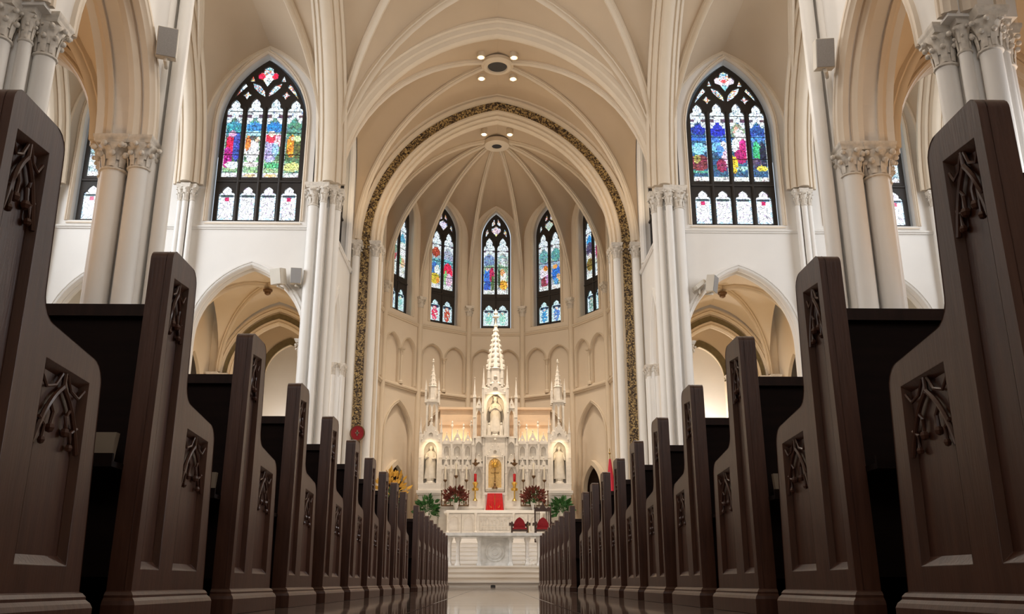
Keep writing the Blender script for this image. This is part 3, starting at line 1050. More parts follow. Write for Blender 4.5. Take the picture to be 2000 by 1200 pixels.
# apse walls: one per facet, with window, blind arcade and lower blind arch
for fi, (p, q, kind) in enumerate(FAC):
    p, q = Vector((*p, 0)), Vector((*q, 0))
    L = (q - p).length
    U = (q - p).normalized()
    N = Z3.cross(U)
    if N.dot((p + q) / 2 - APC) < 0:
        N = -N
    O = (p + q) / 2
    h = L / 2
    rw = .76
    w = MB()
    w.slab([(-h, .5), (h, .5), (h, 20), (-h, 20)], [arch2d(0, rw, 11.66, 16.25, 17.72, 12)], O + N * .16, U, Z3, N, .4)
    aw = min(.50, h * .42)
    holes = [arch2d(0, rw, 11.66, 16.25, 17.72, 12)]
    for c in (-1, 1):
        holes.append(arch2d(c * (aw + .09), aw, 8.45, 9.98, 10.58, 8))
    holes.append(arch2d(0, min(.95, h - .28), .9, 6.1, 7.6, 10))
    w.slab([(-h, .5), (h, .5), (h, 20), (-h, 20)], holes, O, U, Z3, N, .16)
    wall = w.build('wall_apse_%d' % (fi + 1), M['cream'], smooth=False)
    tag(wall, kind='structure')
    m = MB()
    sgn = 1 if U.cross(Z3).dot(-N) > 0 else -1
    mo = [(s_ * sgn * .7, n_ * .7) for s_, n_ in MOULD]
    for c in (-1, 1):
        moulding(m, O + U * c * (aw + .09), U, aw, 8.5, 9.98, 10.58, [(s_ * .8, n_ * .55) for s_, n_ in mo], 8)
    moulding(m, O, U, min(.95, h - .28), 1, 6.1, 7.6, mo, 10)
    moulding(m, O, U, rw, 11.66, 16.25, 17.72, mo, 10)
    for z, hh, dd in ((11.28, .17, .10), (8.18, .2, .12)):
        cord(m, p, q, z, hh, dd, -N)
    m.build('arch_moulding', M['rib'], wall)
    cl = MB()
    b = O - N * .05
    cl.lathe(b.x, b.y, [(.11, 8.4), (.11, 8.5), (.06, 8.56), (.055, 9.72)], 10)
    leafcap(cl, b.x, b.y, .06, 9.93, .22, n=6, tiers=1)
    abacus(cl, b.x, b.y, .13, 9.99, .06, atan2(U.y, U.x))
    cl.build('colonnette', M['rib'], wall)
for i, (x, y) in enumerate(APV[:4]):
    for sx in (-1, 1):
        d = (APC - Vector((sx * x, y, 0))).normalized()
        n = ['flanking the centre window', 'beyond the inner side window', 'beyond the outer side window', 'next to the chancel arch'][i]
        pier('apse_shaft', '%s slender apse wall shaft with small capital %s' % (SIDE[sx], n), 'shaft', (sx * x, y), [],
             [(sx * x + d.x * .06, y + d.y * .06, .125)], 12.7, .5, zbase=.572, matn='rib', abw=1.7, rots=[atan2(d.y, d.x)], tiers=2)
w = MB()
for sx in (-1, 1):
    x0, x1 = sorted((sx * 5.5, sx * 6.3))
    w.box(x0, 32.5, .3, x1, 33.3, 20.5)
# the wall above the chancel arch
w.slab([(-5.6, 12.6)] + arch2d(0, 4.95, 12.6, 12.65, 18.5, 16)[::-1] + [(5.6, 12.6), (5.6, 20.6), (-5.6, 20.6)], [], (0, 32.62, 0), X3, Z3, Y3, .7)
arch = w.build('wall_chancel_arch', M['cream'], smooth=False)
tag(arch, kind='structure')
m = MB()
# orders of the arch: outer roll, mosaic band, inner orders
moulding(m, (0, 32.5, 0), X3, 5.22, .6, 12.65, 18.87, [(-.10, -.34), (-.10, -.24), (-.02, -.2), (-.12, -.14), (-.12, -.06), (-.04, -.02), (0.0, 0), (.2, 0), (.2, -.34)], 20)
moulding(m, (0, 32.5, 0), X3, 4.86, .6, 12.65, 18.45, [(.2, -.02), (-.02, -.02), (-.10, .04), (-.10, .12), (-.02, .16), (.04, .17), (.0, .24), (.06, .30), (.16, .31), (.14, .37), (.22, .42), (.34, .42), (.40, .36), (.42, .30),
                                                      (.56, .28), (.60, .2), (.8, .2), (.8, -.02)], 20)
m.build('arch_moulding', M['rib'], arch)
m = MB()
moulding(m, (0, 32.5, 0), X3, 5.22, .6, 12.65, 18.87, [(.05, 0), (.05, .36), (.12, .36), (.12, 0)], 24)
m.build('mosaic_band', M['mosaic'], arch)

# side chapels
for sx in (-1, 1):
    sd = SIDE[sx]
    w = MB()
    lan = arch2d(30.75, 1.05, 4.0, 6.3, 7.9, 10)
    x0 = sx * 10.55
    w.slab([(28.5, 0), (34.6, 0), (34.6, 12), (28.5, 12)], [lan], (x0, 0, 0), Y3, Z3, X3 * sx, .35)
    # band wall 1
    bw = [(sx * 8.1 - 2.5, 7.2)] + arch2d(sx * 8.1, 1.72, 7.2, 7.3, 9.5, 12)[::-1] + [(sx * 8.1 + 2.5, 7.2), (sx * 8.1 + 2.5, 12), (sx * 8.1 - 2.5, 12)]
    w.slab(bw, [], (0, 32.45, 0), X3, Z3, Y3, .4)
    # band wall 2 with the niche
    bw = [(sx * 8.1 - 2.5, .3)] + arch2d(sx * 8.1, 1.0, .3, 7.8, 9.15, 12)[::-1] + [(sx * 8.1 + 2.5, .3), (sx * 8.1 + 2.5, 12), (sx * 8.1 - 2.5, 12)]
    w.slab(bw, [], (0, 34.5, 0), X3, Z3, Y3, .35)
    for e in (-1.6, 1.6):
        w.box(sx * 8.1 + e - .1, 34.8, .3, sx * 8.1 + e + .1, 36.4, 11)
    w.box(sx * 8.1 - 1.7, 34.8, 10, sx * 8.1 + 1.7, 36.4, 10.2)
    w.box(sx * 8.1 - 2.5, 32.8, 10.2, sx * 8.1 + 2.5, 34.6, 10.4)
    w.box(sx * 6.05 if sx < 0 else 5.6, 28.55, .3, sx * 5.6 if sx < 0 else 6.05, 28.6, 7)
    x0, x1 = sorted((sx * 5.6, sx * 5.9))
    w.box(x0, 32.4, .3, x1, 36.4, 12)
    # outer chapel
    x0, x1 = sorted((sx * 10.8, sx * 17.9))
    w.slab([(x0, 0), (x1, 0), (x1, 12), (x0, 12)], [arch2d(sx * 12.3, .8, 3.5, 6.3, 8.3, 8)], (0, 31.2, 0), X3, Z3, Y3, .3)
    w.box(x0, 28.5, 11.2, x1, 31.4, 11.4)
    ch = w.build('wall_chapel_' + sd, M['chapel'], smooth=False)
    tag(ch, kind='structure')
    m = MB()
    m.slab([(sx * 8.1 - 1.6, .3), (sx * 8.1 + 1.6, .3), (sx * 8.1 + 1.6, 11), (sx * 8.1 - 1.6, 11)], [], (0, 36.3, 0), X3, Z3, Y3, .2)
    m.build('niche_wall', M['wall'], ch, smooth=False)
    m = MB()
    moulding(m, (sx * 8.1, 32.42, 0), X3, 1.9, 7.0, 7.3, 9.75, [(-.03, -.02), (-.03, .3), (.05, .3), (.05, -.02)], 14)
    moulding(m, (sx * 8.1, 34.46, 0), X3, 1.16, 7.7, 7.8, 9.35, [(-.03, -.02), (-.03, .24), (.05, .24), (.05, -.02)], 14)
    m.build('painted_band', M['olive'], ch)
    m = MB()
    moulding(m, (sx * 8.1, 32.42, 0), X3, 1.6, 6.9, 7.3, 9.38, MOULD, 14)
    moulding(m, (sx * 8.1, 32.38, 0), X3, 2.0, 7.0, 7.3, 9.9, MOULD, 14)
    m.build('arch_moulding', M['chapel'], ch)
    m = MB()
    mo = RIBS
    c = (sx * 8.1, 30.45, 10.3)
    cor = [(sx * 6.05, 28.6), (sx * 10.2, 28.6), (sx * 10.2, 32.35), (sx * 6.05, 32.35)]
    cv = empty('ceiling_chapel_' + sd, (sx * 8.1, 30.45, 7.5), kind='structure')
    for k in range(4):
        a, b = cor[k], cor[(k + 1) % 4]
        mid = ((a[0] + b[0]) / 2, (a[1] + b[1]) / 2)
        wb = MB()
        for e in (a, b):
            A = rise3(e, mid, 7.5, 10.2, 10)
            D = rise3(e, c[:2], 7.5, c[2], 10)
            wb.loft(A, D, 4)
        wb.build('vault_web', M['chapel'], cv, ang=60)
        r = MB()
        r.sweep(rise3(a, c[:2], 7.5, c[2], 10), mo, (c[0] - a[0], c[1] - a[1]))
        r.build('rib', M['chapel'], cv)
    b = MB()
    b.lathe(c[0], c[1], [(.04, 9.86), (.1, 9.9), (.12, 9.98), (.16, 10.0), (.17, 10.06)], 12)
    b.build('lamp_boss', M['bronze'], cv)
    # the two small stained windows of the chapels
    for (O, U, N, a, z0, sp_, ap) in (((sx * 10.55, 30.75, 0), Y3, X3 * sx, 1.05, 4.0, 6.3, 7.9), ((sx * 12.3, 31.2, 0), X3, Y3, .8, 3.5, 6.3, 8.3)):
        WN[0] += 1
        rt = empty('window_%d' % WN[0], Vector(O) + Z3 * z0, kind='structure')
        fr = MB()
        out = arch2d(0, a, z0, sp_, ap, 10)
        hs_ = [cusped(-a * .5, a * .38, z0 + .1, sp_ - .2, .6), cusped(a * .5, a * .38, z0 + .1, sp_ - .2, .6), star(0, sp_ + .75, a * .28, a * .16)]
        fr.slab(out, hs_, Vector(O) + N * .12, U, Z3, N, .08)
        fr.build('tracery', M['tracery'], rt, ang=40)
        rnd = random.Random(WN[0])
        g = MB()
        cols = []
        pal = [(.8, .9, .95), (.75, .6, .15), (.2, .35, .6), (.7, .8, .75), (.55, .75, .85), (.9, .8, .5), (.6, .1, .08)]
        nz = int((ap - .15 - z0) / .12)
        for j in range(nz):
            z = z0 + .06 + (ap - z0 - .2) * j / nz
            zz = z0 + .06 + (ap - z0 - .2) * (j + 1) / nz
            if z > sp_:
                hw = sqrt(max(0, ((a * a + (ap - sp_) ** 2) / (2 * a)) ** 2 - (zz - sp_) ** 2)) - ((a * a + (ap - sp_) ** 2) / (2 * a) - a)
            else:
                hw = a
            hw = max(.03, hw - .05)
            nu = max(2, int(hw * 2 / .12))
            for i in range(nu):
                u0, u1 = -hw + 2 * hw * i / nu, -hw + 2 * hw * (i + 1) / nu
                Q = Vector(O) + N * .16
                g.add([Q + U * u0 + Z3 * z, Q + U * u1 + Z3 * z, Q + U * u1 + Z3 * zz, Q + U * u0 + Z3 * zz], [(0, 1, 2, 3)])
                cols.append(pal[min(6, int(rnd.random() ** 1.4 * 7))])
        g.build('glass_pane', M['glass_apse'], rt, smooth=False, cols=cols)

# ------------------------------------------------------------------ vaults (the ceiling)
Z0 = 12.9
NEAR, FAR, MIDY = 14.8, 27.75, 21.25
cx = empty('ceiling_crossing', (0, MIDY, Z0), kind='structure')
for sx in (-1, 1):
    cf, cn = (sx * 5.62, FAR), (sx * 5.62, NEAR)
    E_ = rise3(cf, (0, FAR), Z0, 19.42)
    R1 = rise3(cf, (0, 25.8), Z0, 19.8)
    R2 = rise3(cf, (0, MIDY), Z0, 20.6)
    T_ = rise3(cf, (sx * 5.62, MIDY), Z0, 20.35)
    En = rise3(cn, (0, NEAR), Z0, 19.42)
    R2n = rise3(cn, (0, MIDY), Z0, 20.6)
    Tn = rise3(cn, (sx * 5.62, MIDY), Z0, 20.35)
    for A, B in ((E_, R1), (R1, R2), (R2, T_), (En, R2n), (R2n, Tn)):
        w = MB()
        w.loft(A, B, 6, .02)
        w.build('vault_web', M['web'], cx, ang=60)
    for P, h, pr in ((R1, (-sx * 5.62, -1.95), RIB), (R2, (-sx * 5.62, -6.5), RIB), (R2n, (-sx * 5.62, 6.5), RIB), (T_, (0, -1), BIG), (Tn, (0, 1), BIG)):
        w = MB()
        w.sweep(P, pr, h)
        w.build('rib', M['rib'], cx)
ca = MB()
moulding(ca, (0, 28.15, 0), X3, 5.78, Z0 - .02, Z0, 19.38, BIG, 20)
ca.build('crossing_arch', M['rib'], cx)
ca = MB()
ca.slab([(-6.2, 12.9)] + arch2d(0, 5.72, 12.9, 12.92, 19.32, 16)[::-1] + [(6.2, 12.9), (6.2, 20.8), (-6.2, 20.8)], [], (0, 27.95, 0), X3, Z3, Y3, .5)
ca.build('arch_wall', M['web'], cx, smooth=False)
na = MB()
moulding(na, (0, 14.6, 0), X3, 5.78, Z0 - .02, Z0, 19.38, BIG, 16)
na.build('nave_arch', M['rib'], cx)

for sx in (-1, 1):
    tv = empty('ceiling_transept_' + SIDE[sx], (sx * 11.5, MIDY, Z0), kind='structure')
    for i, (xa, xb) in enumerate(((5.75, 10.35), (10.35, 14.95), (14.95, 17.9))):
        mid = (xa + xb) / 2
        C = (sx * (mid + (.8 if i < 2 else 0)), MIDY + .4)
        for far in (1, 0):
            y = 27.82 if far else 14.75
            yy = 27.97 if far else 14.7
            a0, a1 = sx * (xa + .2), sx * (xb - .2)
            w0 = rise3((a0, yy), (sx * mid, yy), Z0, 18.32, 14, 2.2)
            w1 = rise3((a1, yy), (sx * mid, yy), Z0, 18.32, 14, 2.2)
            d0 = rise3((sx * xa, y), C, Z0, 20.3)
            d1 = rise3((sx * xb, y), C, Z0, 20.3)
            t0 = rise3((sx * xa, y), (sx * xa, MIDY), Z0, 20.1)
            t1 = rise3((sx * xb, y), (sx * xb, MIDY), Z0, 20.1)
            for A, B in ((w0, d0), (w1, d1), (d0, t0), (d1, t1)):
                w = MB()
                w.loft(A, B, 6, 0)
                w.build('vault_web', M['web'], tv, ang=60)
            hh = -1 if far else 1
            for P, h, pr in ((d0, (C[0] - sx * xa, C[1] - y), RIB), (d1, (C[0] - sx * xb, C[1] - y), RIB), (t1, (0, hh), [(s_ * .95, n_) for s_, n_ in BIG])):
                w = MB()
                w.sweep(P, pr, h)
                w.build('rib', M['rib'], tv)
            if far:
                w = MB()
                w.sweep(w0, [(-.07, -.03), (-.07, .05), (0, .09), (.07, .05), (.07, -.03)], (sx, 0))
                w.sweep(w1, [(-.07, -.03), (-.07, .05), (0, .09), (.07, .05), (.07, -.03)], (-sx, 0))
                w.build('rib', M['rib'], tv)

# chancel bay vault
cv = empty('ceiling_chancel', (0, 30.4, Z0), kind='structure')
cc = (0, 30.3, 19.35)
for sx in (-1, 1):
    for y in (28.5, 32.45):
        e = (sx * (5.45 if y > 30 else 5.6), y)
        A = rise3(e, (0, y), 12.8, 19.15 if y > 30 else 19.33)
        D = rise3(e, cc[:2], 12.8, cc[2])
        S = rise3((sx * 5.52, y), (sx * 5.52, 30.5), 12.8, 18.5, 14, 2.3)
        for P, Q in ((A, D), (D, S)):
            w = MB()
            w.loft(P, Q, 6, 0)
            w.build('vault_web', M['web'], cv, ang=60)
        w = MB()
        w.sweep(D, RIBS, (cc[0] - e[0], cc[1] - e[1]))
        w.build('rib', M['rib'], cv)
oc = MB()
ring = [(.62, 19.25), (.62, 19.12), (.52, 19.05), (.40, 19.05), (.36, 19.12), (.36, 19.4)]
n = 24
for i in range(len(ring)):
    for k in range(n):
        a = 2 * pi * k / n
        oc.v.append((ring[i][0] * cos(a), cc[1] + ring[i][0] * sin(a), ring[i][1]))
for i in range(len(ring) - 1):
    for k in range(n):
        oc.f.append((i * n + k, i * n + (k + 1) % n, (i + 1) * n + (k + 1) % n, (i + 1) * n + k))
oc.build('oculus_ring', M['rib'], cv)
ok = MB()
ok.lathe(0, cc[1], [(.37, 19.10), (.37, 19.12)], 24)
ok.build('oculus_dark_disc', M['dark'], cv)  # black disc stands in for the darkness of the open oculus

# apse vault
av = empty('ceiling_apse', (0, 35.9, Z0), kind='structure')
bc = (0, 35.7, 18.85)
for i, (p, q, kind) in enumerate(FAC + [((5.1, 34.7), (5.1, 33.2), ''), ((-5.1, 34.7), (-5.1, 33.2), '')]):
    mid = ((p[0] + q[0]) / 2, (p[1] + q[1]) / 2)
    w = MB()
    if kind:
        for e in (p, q):
            ee = (e[0] * .94 + mid[0] * .06, e[1] * .94 + mid[1] * .06)
            A = rise3(ee, mid, 12.75, 17.95, 14, 3.3)
            w.loft(A, rise3(e, bc[:2], 12.75, bc[2]), 6, 0)
    else:
        w.loft(rise3(p, bc[:2], 12.75, bc[2]), rise3(q, (0, 33.2), 12.75, 18.7), 6, 0)
    w.build('vault_web', M['web'], av, ang=60)
for (x, y) in APV[:4]:
    for sx in (-1, 1):
        w = MB()
        e = (sx * x, y)
        w.sweep(rise3(e, bc[:2], 12.75, bc[2]), RIBS, (bc[0] - e[0], bc[1] - e[1]))
        w.build('rib', M['rib'], av)
w = MB()
for i, (r, z) in enumerate([(.55, 18.7), (.55, 18.5), (.45, 18.45), (.22, 18.47), (.2, 18.6)]):
    for k in range(24):
        a = 2 * pi * k / 24
        w.v.append((r * cos(a), bc[1] + r * sin(a), z))
for i in range(4):
    for k in range(24):
        w.f.append((i * 24 + k, i * 24 + (k + 1) % 24, (i + 1) * 24 + (k + 1) % 24, (i + 1) * 24 + k))
w.build('boss_ring', M['rib'], av)
w = MB()
w.lathe(0, bc[1], [(.23, 18.49), (.23, 18.5)], 16)
w.build('boss_grille', M['dark'], av)

# nave vault and aisle vaults
nv = empty('ceiling_nave', (0, 1, Z0), kind='structure')
w = MB()
for sx in (-1, 1):
    w.loft(rise3((sx * 5.92, -12), (0, -12), Z0, 19.6), rise3((sx * 5.92, 14.5), (0, 14.5), Z0, 19.6), 6)
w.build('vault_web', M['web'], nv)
for y in (-9, -4.6, -.2, 4.1, 8.5):
    for sx in (-1, 1):
        w = MB()
        w.sweep(rise3((sx * 5.92, y), (0, y), Z0, 19.6), RIB, (-sx, 0))
        w.build('rib', M['rib'], nv)
for sx in (-1, 1):
    al = empty('ceiling_aisle_' + SIDE[sx], (sx * 8.8, 8, 7.5), kind='structure')
    for (y0, y1) in ((10.75, 14.35), (6.35, 10.75), (1.95, 6.35), (-2.45, 1.95), (-6.85, -2.45), (-12, -6.85)):
        c = (sx * 8.8, (y0 + y1) / 2, 10.25)
        cor = [(sx * 7.0, y0), (sx * 10.65, y0), (sx * 10.65, y1), (sx * 7.0, y1)]
        for k in range(4):
            a, b = cor[k], cor[(k + 1) % 4]
            mid = ((a[0] + b[0]) / 2, (a[1] + b[1]) / 2)
            wb = MB()
            for e in (a, b):
                wb.loft(rise3(e, mid, 7.5, 10.0, 10), rise3(e, c[:2], 7.5, c[2], 10), 4)
            wb.build('vault_web', M['chapel'], al, ang=60)
            r = MB()
            r.sweep(rise3(a, c[:2], 7.5, c[2], 10), RIBS, (c[0] - a[0], c[1] - a[1]))
            r.build('rib', M['chapel'], al)
        if y1 < 14:
            for sgn, px_ in ((1, sx * 7.0), (-1, sx * 10.65)):
                r = MB()
                r.sweep(rise3((px_, y1), (sx * 8.82, y1), 7.5, 9.95, 10), [(s_ * 1.3, n_) for s_, n_ in RIB], (sx * sgn, 0))
                r.build('rib', M['chapel'], al)
rf = MB()
rf.box(-19, -12.6, 21.2, 19, 42.5, 21.5)  # unseen slab added above the vaults to keep sky light out
tag(rf.build('ceiling_sky_blocker', M['dark'], smooth=False), kind='structure')

# ------------------------------------------------------------------ the high altar and its carved screen
AY = 37.6      # face of the screen


def at38(z):
    return z


def crocket_spire(mb, x, y, z0, w, h, n=4, ph=pi / 4, steps=6):
    r = w / 2 * sqrt(2) if n == 4 else w / 2
    mb.lathe(x, y, [(r, z0), (r * .5, z0 + h * .5), (r * .12, z0 + h * .92)], n, ph)
    for k in range(steps):
        t = (k + .6) / (steps + .3)
        rr = r * (1 - t * .93)
        for q in range(n):
            a = ph + 2 * pi * q / n
            mb.ball((x + rr * cos(a), y + rr * sin(a), z0 + h * t * .95), w * .11 * (1 - t * .5), 5, 3)
    zf = z0 + h * .92
    mb.lathe(x, y, [(w * .05, zf - .02), (w * .05, zf + w * .3), (w * .2, zf + w * .38), (w * .06, zf + w * .5), (w * .13, zf + w * .6), (.004, zf + w * .85)], 6)


def pinnacle(mb, x, y, z0, w, hs, hp):
    mb.cbox(x, y, z0, w, w, hs)
    for z in (z0, z0 + hs * .5, z0 + hs - w * .12):
        mb.cbox(x, y, z, w * 1.25, w * 1.25, w * .14)
    # four little gables at the foot of the spire
    for q in range(4):
        a = q * pi / 2
        u = Vector((cos(a), sin(a), 0))
        t = Vector((-sin(a), cos(a), 0))
        o = Vector((x, y, z0 + hs)) + u * w * .5
        mb.add([o - t * w * .55, o + t * w * .55, o + Z3 * w * .9, o - u * w * .3 - t * w * .55, o - u * w * .3 + t * w * .55, o - u * w * .3 + Z3 * w * .9],
               [(0, 1, 2), (3, 5, 4), (0, 2, 5, 3), (1, 4, 5, 2)])
    crocket_spire(mb, x, y, z0 + hs, w * .9, hp)


def gable(mb, x, y, z, w, h, d=.08, open_=True):
    """crocketed gable with a pierced trefoil, above an arch"""
    out = [(-w / 2, 0), (w / 2, 0), (0, h)]
    ho = [[(.0 + w * .13 * cos(q * pi / 3 + .5), h * .34 + w * .13 * sin(q * pi / 3 + .5)) for q in range(6)]] if open_ else []
    mb.slab(out, ho, (x, y, z), X3, Z3, Y3, d)
    for sd in (-1, 1):
        for k in range(5):
            t = (k + .5) / 5
            mb.ball((x + sd * w / 2 * (1 - t), y + d / 2, z + h * t + w * .03), w * .055, 5, 3)
    mb.lathe(x, y + d / 2, [(w * .03, z + h * .95), (w * .03, z + h + w * .12), (w * .1, z + h + w * .18), (w * .03, z + h + w * .24), (.004, z + h + w * .4)], 5)


def niche_panel(mb, x, y, z0, w, h, a, zs, zt, d, bz=None):
    """flat panel with an arched recess, d thick"""
    mb.slab([(-w / 2, 0), (w / 2, 0), (w / 2, h), (-w / 2, h)], [arch2d(0, a, (bz or .06), zs, zt, 8)], (x, y, z0), X3, Z3, Y3, d)


HA = empty('high_altar', (0, 37.0, 1.832), 'huge carved white stone high altar with spires filling the apse', 'altar')
m = MB()   # mensa and its front
m.box(-1.95, 36.0, 1.832, 1.95, 37.2, 1.95)
m.box(-1.85, 36.05, 1.95, 1.85, 37.2, 2.72)
m.build('altar_body', M['marble'], HA, smooth=False)
m = MB()
m.box(-1.98, 35.92, 2.72, 1.98, 37.2, 2.80)
m.box(-1.90, 35.98, 2.80, 1.90, 37.2, 2.84)
m.build('altar_slab', M['linen'], HA, smooth=False)
m = MB()
for sx in (-1, 1):
    for c in (1.02, 1.58):
        niche_panel(m, sx * c, 35.98, 1.97, .54, .72, .19, .42, .62, .08)
    m.lathe(sx * .74, 35.97, [(.06, 1.95), (.06, 2.0), (.035, 2.05), (.035, 2.58), (.06, 2.66), (.06, 2.72)], 8)
    m.lathe(sx * 1.84, 35.97, [(.06, 1.95), (.06, 2.0), (.035, 2.05), (.035, 2.58), (.06, 2.66), (.06, 2.72)], 8)
m.slab([(-.7, 1.97), (.7, 1.97), (.7, 2.7), (-.7, 2.7)], [[(-.62, 2.05), (.62, 2.05), (.62, 2.6), (-.62, 2.6)]], (0, 35.98, 0), X3, Z3, Y3, .08)
m.build('front_arcade', M['stone'], HA, smooth=False)
m = MB()   # last-supper style relief: a row of small figures
m.box(-.62, 36.03, 2.05, .62, 36.06, 2.6)
for k in range(9):
    x = -.54 + k * .135
    hgt = .34 + .05 * ((k * 7) % 3)
    m.lathe(x, 36.03, [(.055, 2.07), (.05, 2.07 + hgt * .5), (.06, 2.07 + hgt * .8), (.02, 2.07 + hgt * .95)], 7, 0, .5)
    m.ball((x, 36.01, 2.07 + hgt * 1.02), .033, 6, 4)
m.box(-.5, 35.99, 2.2, .5, 36.05, 2.23)
m.build('front_relief', M['statue'], HA)
m = MB()   # gradines and plinth of the screen
m.box(-2.25, 37.0, 1.832, 2.25, 37.9, 2.98)
m.box(-2.28, 36.9, 2.98, 2.28, 37.9, 3.06)
m.box(-2.2, 37.15, 3.06, 2.2, 37.9, 3.30)
m.build('gradine', M['marble'], HA, smooth=False)
m = MB()   # curved backing wall behind the screen
m.box(-2.35, 38.15, 1.832, 2.35, 38.4, 7.22)
m.box(-2.42, 38.08, 7.22, 2.42, 38.45, 7.32)
m.box(-2.38, 38.11, 6.55, 2.38, 38.2, 6.63)
m.build('backing_wall', M['peach'], HA, smooth=False)

# screen between the towers: tall narrow panelled bays with gables and pinnacles
for sx in (-1, 1):
    sc_ = MB()
    sc_.box(min(sx * .92, sx * 2.28), 37.75, 3.3, max(sx * .92, sx * 2.28), 38.15, 5.72)
    sc_.box(min(sx * .92, sx * 2.28), 37.62, 5.02, max(sx * .92, sx * 2.28), 37.8, 5.10)
    sc_.box(min(sx * .92, sx * 2.28), 37.58, 5.66, max(sx * .92, sx * 2.28), 38.15, 5.76)
    s = sc_.build('screen', M['stone'], HA, smooth=False)
    for k, (c, wd) in enumerate(((1.14, .36), (1.58, .46), (2.03, .36))):
        p = MB()
        x = sx * c
        niche_panel(p, x, 37.62, 3.3, wd, 1.5, wd * .33, .95, 1.35, .13)
        gable(p, x, 37.58, 4.62, wd * .92, .42)
        niche_panel(p, x, 37.62, 5.1, wd, .56, wd * .3, .3, .48, .13)
        niche_panel(p, x, 37.66, 4.86, wd * .5, .2, wd * .14, .08, .17, .1, .02)
        gable(p, x, 37.60, 5.74, wd * .9, .42 if k == 1 else .34)
        p.build('gabled_bay', M['stone'], s, smooth=False)
    for c in (.94, 1.34, 1.82, 2.24):
        p = MB()
        pinnacle(p, sx * c, 37.62, 3.3, .085, 2.45, .62)
        p.build('pinnacle', M['stone'], s, smooth=False)
    for c, zt in ((1.02, 6.75), (1.34, 6.6), (1.82, 6.72)):
        p = MB()
        p.lathe(sx * c, 38.0, [(.03, 5.7), (.025, zt - .3), (.07, zt - .22), (.025, zt - .15), (.05, zt - .08), (.004, zt)], 6)
        p.build('finial', M['stone'], s, smooth=False)

# central tower with the niche of the crowned statue and the tall spire
ct = MB()
ct.box(-.92, 37.75, 3.3, -.42, 38.3, 5.95)
ct.box(.42, 37.75, 3.3, .92, 38.3, 5.95)
ct.box(-.42, 38.05, 3.3, .42, 38.3, 8.1)
ct.box(-.42, 37.45, 5.15, .42, 38.1, 5.98)
ct.box(-.47, 37.4, 5.92, .47, 38.1, 6.0)
c = ct.build('central_tower', M['stone'], HA, smooth=False)
p = MB()      # exposition throne under the niche
niche_panel(p, 0, 37.35, 3.78, .78, 1.45, .27, .95, 1.28, .12)
gable(p, 0, 37.3, 5.08, .66, .62)
p.box(-.39, 37.4, 3.7, .39, 37.8, 3.8)
p.build('throne_niche', M['stone'], c, smooth=False)
p = MB()
p.box(-.28, 37.43, 3.8, .28, 37.449, 5.1)
p.build('niche_lining', M['gilt_ground'], c, smooth=False)
p = MB()
niche_panel(p, 0, 37.5, 6.0, .98, 2.05, .37, 1.25, 1.80, .14, .02)
gable(p, 0, 37.42, 7.75, .86, .62)
p.box(-.49, 37.6, 7.9, .49, 38.2, 8.1)
for sx in (-1, 1):
    p.box(min(sx * .41, sx * .49), 37.6, 6.0, max(sx * .41, sx * .49), 38.2, 7.95)
p.build('statue_niche', M['stone'], c, smooth=False)
for sx in (-1, 1):
    for (x, w_, z0, hs_, hp) in ((.50, .13, 5.95, 2.1, .95), (.88, .12, 5.9, 1.75, .85)):
        p = MB()
        pinnacle(p, sx * x, 37.6, z0, w_, hs_, hp)
        p.build('pinnacle', M['stone'], c, smooth=False)
    p = MB()
    niche_panel(p, sx * .69, 37.72, 5.95, .30, 1.35, .085, .95, 1.18, .1)
    gable(p, sx * .69, 37.68, 7.2, .3, .42)
    niche_panel(p, sx * .68, 37.6, 3.3, .44, 1.55, .14, 1.05, 1.4, .16)
    gable(p, sx * .68, 37.56, 4.72, .4, .42)
    niche_panel(p, sx * .68, 37.62, 4.95, .44, .95, .13, .6, .82, .14)
    p.build('side_bay', M['stone'], c, smooth=False)
    for x in (.46, .91):
        p = MB()
        pinnacle(p, sx * x, 37.52, 3.3, .09, 2.3, .5)
        p.build('pinnacle', M['stone'], c, smooth=False)
p = MB()
p.cbox(0, 37.85, 8.05, .62, .62, .18)
p.lathe(0, 37.85, [(.44, 8.2), (.40, 8.3), (.40, 8.85), (.44, 8.9), (.38, 8.95)], 8, pi / 8)
crocket_spire(p, 0, 37.85, 8.9, .80, 2.25, 8, pi / 8, 9)
p.lathe(0, 37.85, [(.02, 10.85), (.02, 11.25), (.09, 11.3), (.02, 11.4), (.004, 11.6)], 6)
p.build('central_spire', M['stone'], c, smooth=False)
for k in range(4):
    a = pi / 4 + k * pi / 2
    p = MB()
    pinnacle(p, .36 * cos(a) * 1.1, 37.85 + .36 * sin(a) * 1.1, 8.1, .10, .75, .65)
    p.build('pinnacle', M['stone'], c, smooth=False)
for sx in (-1, 1):
    p = MB()
    gable(p, sx * .0, 37.5, 8.25, .4, .6) if sx > 0 else p.cbox(0, 37.55, 8.2, .5, .08, .07)
    p.build('spire_gable', M['stone'], c, smooth=False)

